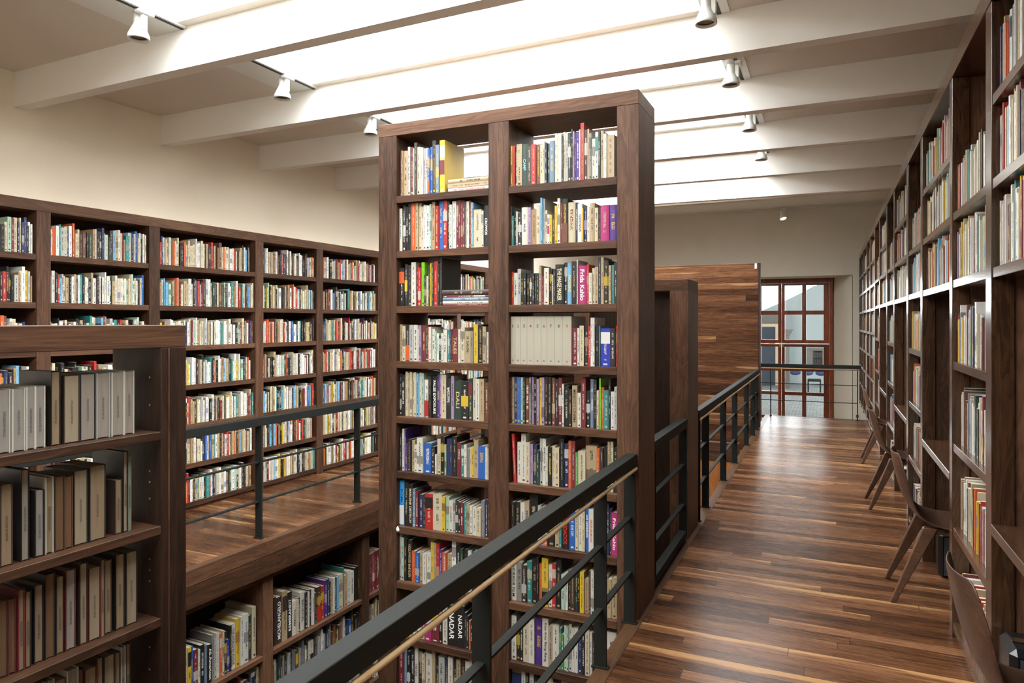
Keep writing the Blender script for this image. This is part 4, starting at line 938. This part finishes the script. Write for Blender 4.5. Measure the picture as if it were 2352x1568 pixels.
def text_mesh(s):
    if s not in FONT_CACHE:
        cu = bpy.data.curves.new('lettering', 'FONT'); cu.body = s; cu.align_x = 'CENTER'; cu.align_y = 'CENTER'; cu.size = 1; cu.resolution_u = 3; cu.offset = .012
        o = bpy.data.objects.new('lettering', cu); COL.objects.link(o); bpy.context.view_layer.update()
        me = bpy.data.meshes.new_from_object(o.evaluated_get(bpy.context.evaluated_depsgraph_get()))
        vs = [tuple(v.co) for v in me.vertices]; fs = [tuple(p.vertices) for p in me.polygons]
        bpy.data.objects.remove(o); bpy.data.curves.remove(cu); bpy.data.meshes.remove(me)
        xs = [v[0] for v in vs]; ys = [v[1] for v in vs]; cx, cy = (min(xs) + max(xs)) / 2, (min(ys) + max(ys)) / 2
        FONT_CACHE[s] = ([(v[0] - cx, v[1] - cy) for v in vs], fs, max(xs) - min(xs), max(ys) - min(ys))
    return FONT_CACHE[s]
def book_matrix(b):
    M = cmat(b.case)
    if b.flat:   # lying, spine to the front: book z runs along the shelf
        return M @ Matrix.Translation((b.x - b.h / 2, b.yf, b.z + b.t / 2)) @ Matrix.Rotation(math.pi / 2, 4, 'Y')
    M = M @ Matrix.Translation((b.x, b.yf, b.z + .0004))
    if b.lean: M = M @ Matrix.Translation((b.t / 2, 0, 0)) @ Matrix.Rotation(b.lean, 4, 'Y') @ Matrix.Translation((-b.t / 2, 0, 0))
    if b.fore: M = M @ Matrix.Translation((0, b.d, 0)) @ Matrix.Rotation(math.pi, 4, 'Z')
    return M
def proj(p):
    c, s = math.cos(YAW), math.sin(YAW); f = -p.x * s + p.y * c; r = p.x * c + p.y * s
    if f < .05: return None
    return 1176 + F * r / f, 740 - F * (p.z - EYE) / f
def seen_area(b):
    M = book_matrix(b); y = b.d if b.fore else 0
    ps = [proj(M @ Vector(v)) for v in ((-b.t / 2, y, 0), (b.t / 2, y, 0), (b.t / 2, y, b.h), (-b.t / 2, y, b.h))]
    if any(p is None for p in ps): return 0
    xs = [min(max(p[0], 0), 2352) for p in ps]; ys = [min(max(p[1], 0), 1568) for p in ps]
    w_, h_ = max(xs) - min(xs), max(ys) - min(ys)
    cx, cy = sum(xs) / 4, sum(ys) / 4
    # hidden behind the near railing's rail or by cases in front
    if b.case is LC and cx < 425 and cy > 745: return 0
    if b.case is LC and cx > 866: return 0
    if b.case is LO and (cx < 425 or cx > 866): return 0
    ry = 1036 + (1438 - cx) * .6255
    if b.case in (TC, LO) and cx < 1440:
        if ry - 5 < cy < ry + 75: return w_ * h_ * .3
        if cy - h_ / 2 > ry + 20 and b.case is LO: return w_ * h_ * .5
    return w_ * h_
for b in BOOKS: b.rank = seen_area(b)
def singles_order(): return sorted([b for b in BOOKS if not b.bind], key=lambda b: -b.rank)
order = singles_order()
NSING = 300
single = set(id(b) for b in order[:NSING]) | set(id(b) for b in BOOKS if b.bind)
# ---- labels
by_shelf = {}
for b in BOOKS: by_shelf.setdefault(b.shelf, []).append(b)
ORD = ['first', 'second', 'third', 'fourth', 'fifth', 'sixth', 'seventh', 'eighth', 'ninth', 'tenth', 'eleventh', 'twelfth', 'thirteenth', 'fourteenth', 'fifteenth', 'sixteenth', 'seventeenth', 'eighteenth', 'nineteenth', 'twentieth']
def ordw(i): return ORD[i] if i < 20 else ('twenty-' + ORD[i - 20] if i < 29 else ('thirtieth' if i == 29 else 'thirty-' + ORD[i - 30]))
def shape(b): return 'thick' if b.t > .038 else ('thin' if b.t < .013 else ('tall' if b.h > .27 else ('short' if b.h < .2 else '')))
used = set()
for shn, lst in by_shelf.items():
    lst.sort(key=lambda q: (q.x, q.z)); up_ = [q for q in lst if not q.flat and not q.bind]; fl_ = [q for q in lst if q.flat]
    place = shn.replace(' shelf of the tall bookcase,', ' shelf, tall case,').replace('art book shelf ', 'art shelf ').replace(' the dark post under the gallery', ' the post').replace('behind the left edge of the tall bookcase', 'by the tall case').replace(' of the low bookcase', ', low bookcase').replace(' of the long bookcase', ' of long bookcase')
    for n_, q in enumerate(up_):
        if id(q) not in single: continue
        L_ = NAMES[up_[n_ - 1].c] if n_ else None; R_ = NAMES[up_[n_ + 1].c] if n_ + 1 < len(up_) else None
        nm = (shape(q) + ' ' + NAMES[q.c]).strip()
        if q.fore:
            base = '%s book fore-edge, %s from the left, %s' % ('pale grey' if q.page[2] > .17 else 'cream' if q.page[2] > .14 else 'tan' if q.page[2] > .09 else 'brown', ordw(n_), place); cands = [base]
        else:
            cands = []
            if q.txt: cands.append('%s book titled %s, %s' % (NAMES[q.c], q.txt, place))
            if L_ and R_: cands.append('%s book between %s and %s ones, %s' % (nm, L_, R_, place))
            elif R_: cands.append('%s book at the left end before a %s one, %s' % (nm, R_, place))
            elif L_: cands.append('%s book at the right end after a %s one, %s' % (nm, L_, place))
            cands.append('%s book, %s from the left, %s' % (nm, ordw(n_), place))
        # between-labels that another book of the shelf also fits are not used
        for cnd in cands:
            if len(cnd.split()) > 16: continue
            if ' between ' in cnd:
                tw = [z_ for m_, z_ in enumerate(up_) if m_ and m_ + 1 < len(up_) and z_.c == q.c and {up_[m_ - 1].c, up_[m_ + 1].c} == {up_[n_ - 1].c, up_[n_ + 1].c}]
                if len(tw) > 1: continue
            if cnd not in used: q.label = cnd; break
        if q.label is None: q.label = '%s book, %s from left, %s' % (NAMES[q.c], ordw(n_), place)
        if q.label in used: q.label = '%s book, %s of its shelf, %s' % (NAMES[q.c], ordw(n_), place)
        used.add(q.label)
    for n_, q in enumerate(sorted(fl_, key=lambda q: q.z)):
        q.label = '%s book lying flat, %s from below, %s' % (NAMES[q.c], ordw(n_), place); used.add(q.label)
    for n_, q in enumerate([q for q in lst if q.bind]):
        q.label = 'off-white ring binder numbered %s on the fourth shelf of the tall bookcase' % q.txt
GRP = {TC: 'books in the tall bookcase', LO: 'art books below the gallery', FC: 'fore-edge books in the low bookcase', LC: 'books in the gallery bookcase', RC: 'books in the long bookcase'}
stuffq = []
for b in BOOKS:
    if id(b) not in single:
        if b.rank < 30 and b.case is LC and b.x < 2.0: continue
        M = book_matrix(b)
        big = b.case in (TC, LO, FC)
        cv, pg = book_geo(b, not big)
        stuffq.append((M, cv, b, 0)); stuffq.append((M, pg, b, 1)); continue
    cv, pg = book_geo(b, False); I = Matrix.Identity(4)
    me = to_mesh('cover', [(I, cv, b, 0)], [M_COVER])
    root = bpy.data.objects.new('ring_binder' if b.bind else 'book', None); COL.objects.link(root); root.matrix_world = book_matrix(b); root.empty_display_size = .03
    tag(root, b.label, b.cat, 'numbered ring binders' if b.bind else GRP[b.case])
    co = bpy.data.objects.new('cover', me); COL.objects.link(co); co.parent = root
    mp_ = to_mesh('pages', [(I, pg, b, 0)], [M_PAGE]); po = bpy.data.objects.new('pages', mp_); COL.objects.link(po); po.parent = root
    def stamp(target, s, mat, size_w, size_l, cz, yv, rot, flip=False, maxasp=1.6):
        """lettering added to the target mesh as its own faces"""
        vs, fs, tw, thh = text_mesh(s); k1 = size_l / tw; k2 = size_w / thh; k1 = min(k1, k2 * maxasp * .62 / .62); k2 = min(k2, k1 * maxasp)
        m = target.data; bm = bmesh.new(); bm.from_mesh(m); m.materials.append(mat); ii = len(m.materials) - 1
        nv_ = []
        for x, y in vs:
            x *= k1; y *= k2
            if rot: X_, Z_ = (y, -x) if rot > 0 else (-y, x)
            else: X_, Z_ = x, y
            if flip: X_ = -X_
            nv_.append(bm.verts.new((X_, yv, cz + Z_)))
        for f_ in fs:
            try: q_ = bm.faces.new([nv_[i] for i in f_]); q_.material_index = ii
            except ValueError: pass
        bm.to_mesh(m); bm.free()
    if b.txt and b.bind:
        stamp(co, b.txt, inkmat(b.ink), .018, .012, b.h * .80, -.0008, 0)
        stamp(co, 'e', inkmat(b.ink), .009, .009, b.h * .08, -.0008, 0)
    elif b.txt == 'stamp':
        stamp(po, 'ESCUELA DE ESCRITORES', inkmat('k'), min(.006, b.t * .4), .075, b.h * .46, b.d - .0002 - (.0 if b.t > .015 else 0), -1, True)
    elif b.txt:
        L_ = min(b.h * .8, b.t * .6 * len(b.txt) * .85)
        stamp(co, b.txt, inkmat(b.ink), b.t * .5, L_, b.h * .5, -.0006, -1 if (b.up or b.flat) else 1, maxasp=2.2)
me = to_mesh('more_books', stuffq, [M_COVER, M_PAGE])
o = bpy.data.objects.new('more_books', me); COL.objects.link(o)
tag(o, 'the many smaller books filling the gallery bookcase and the long bookcase', 'books', None, 'stuff')
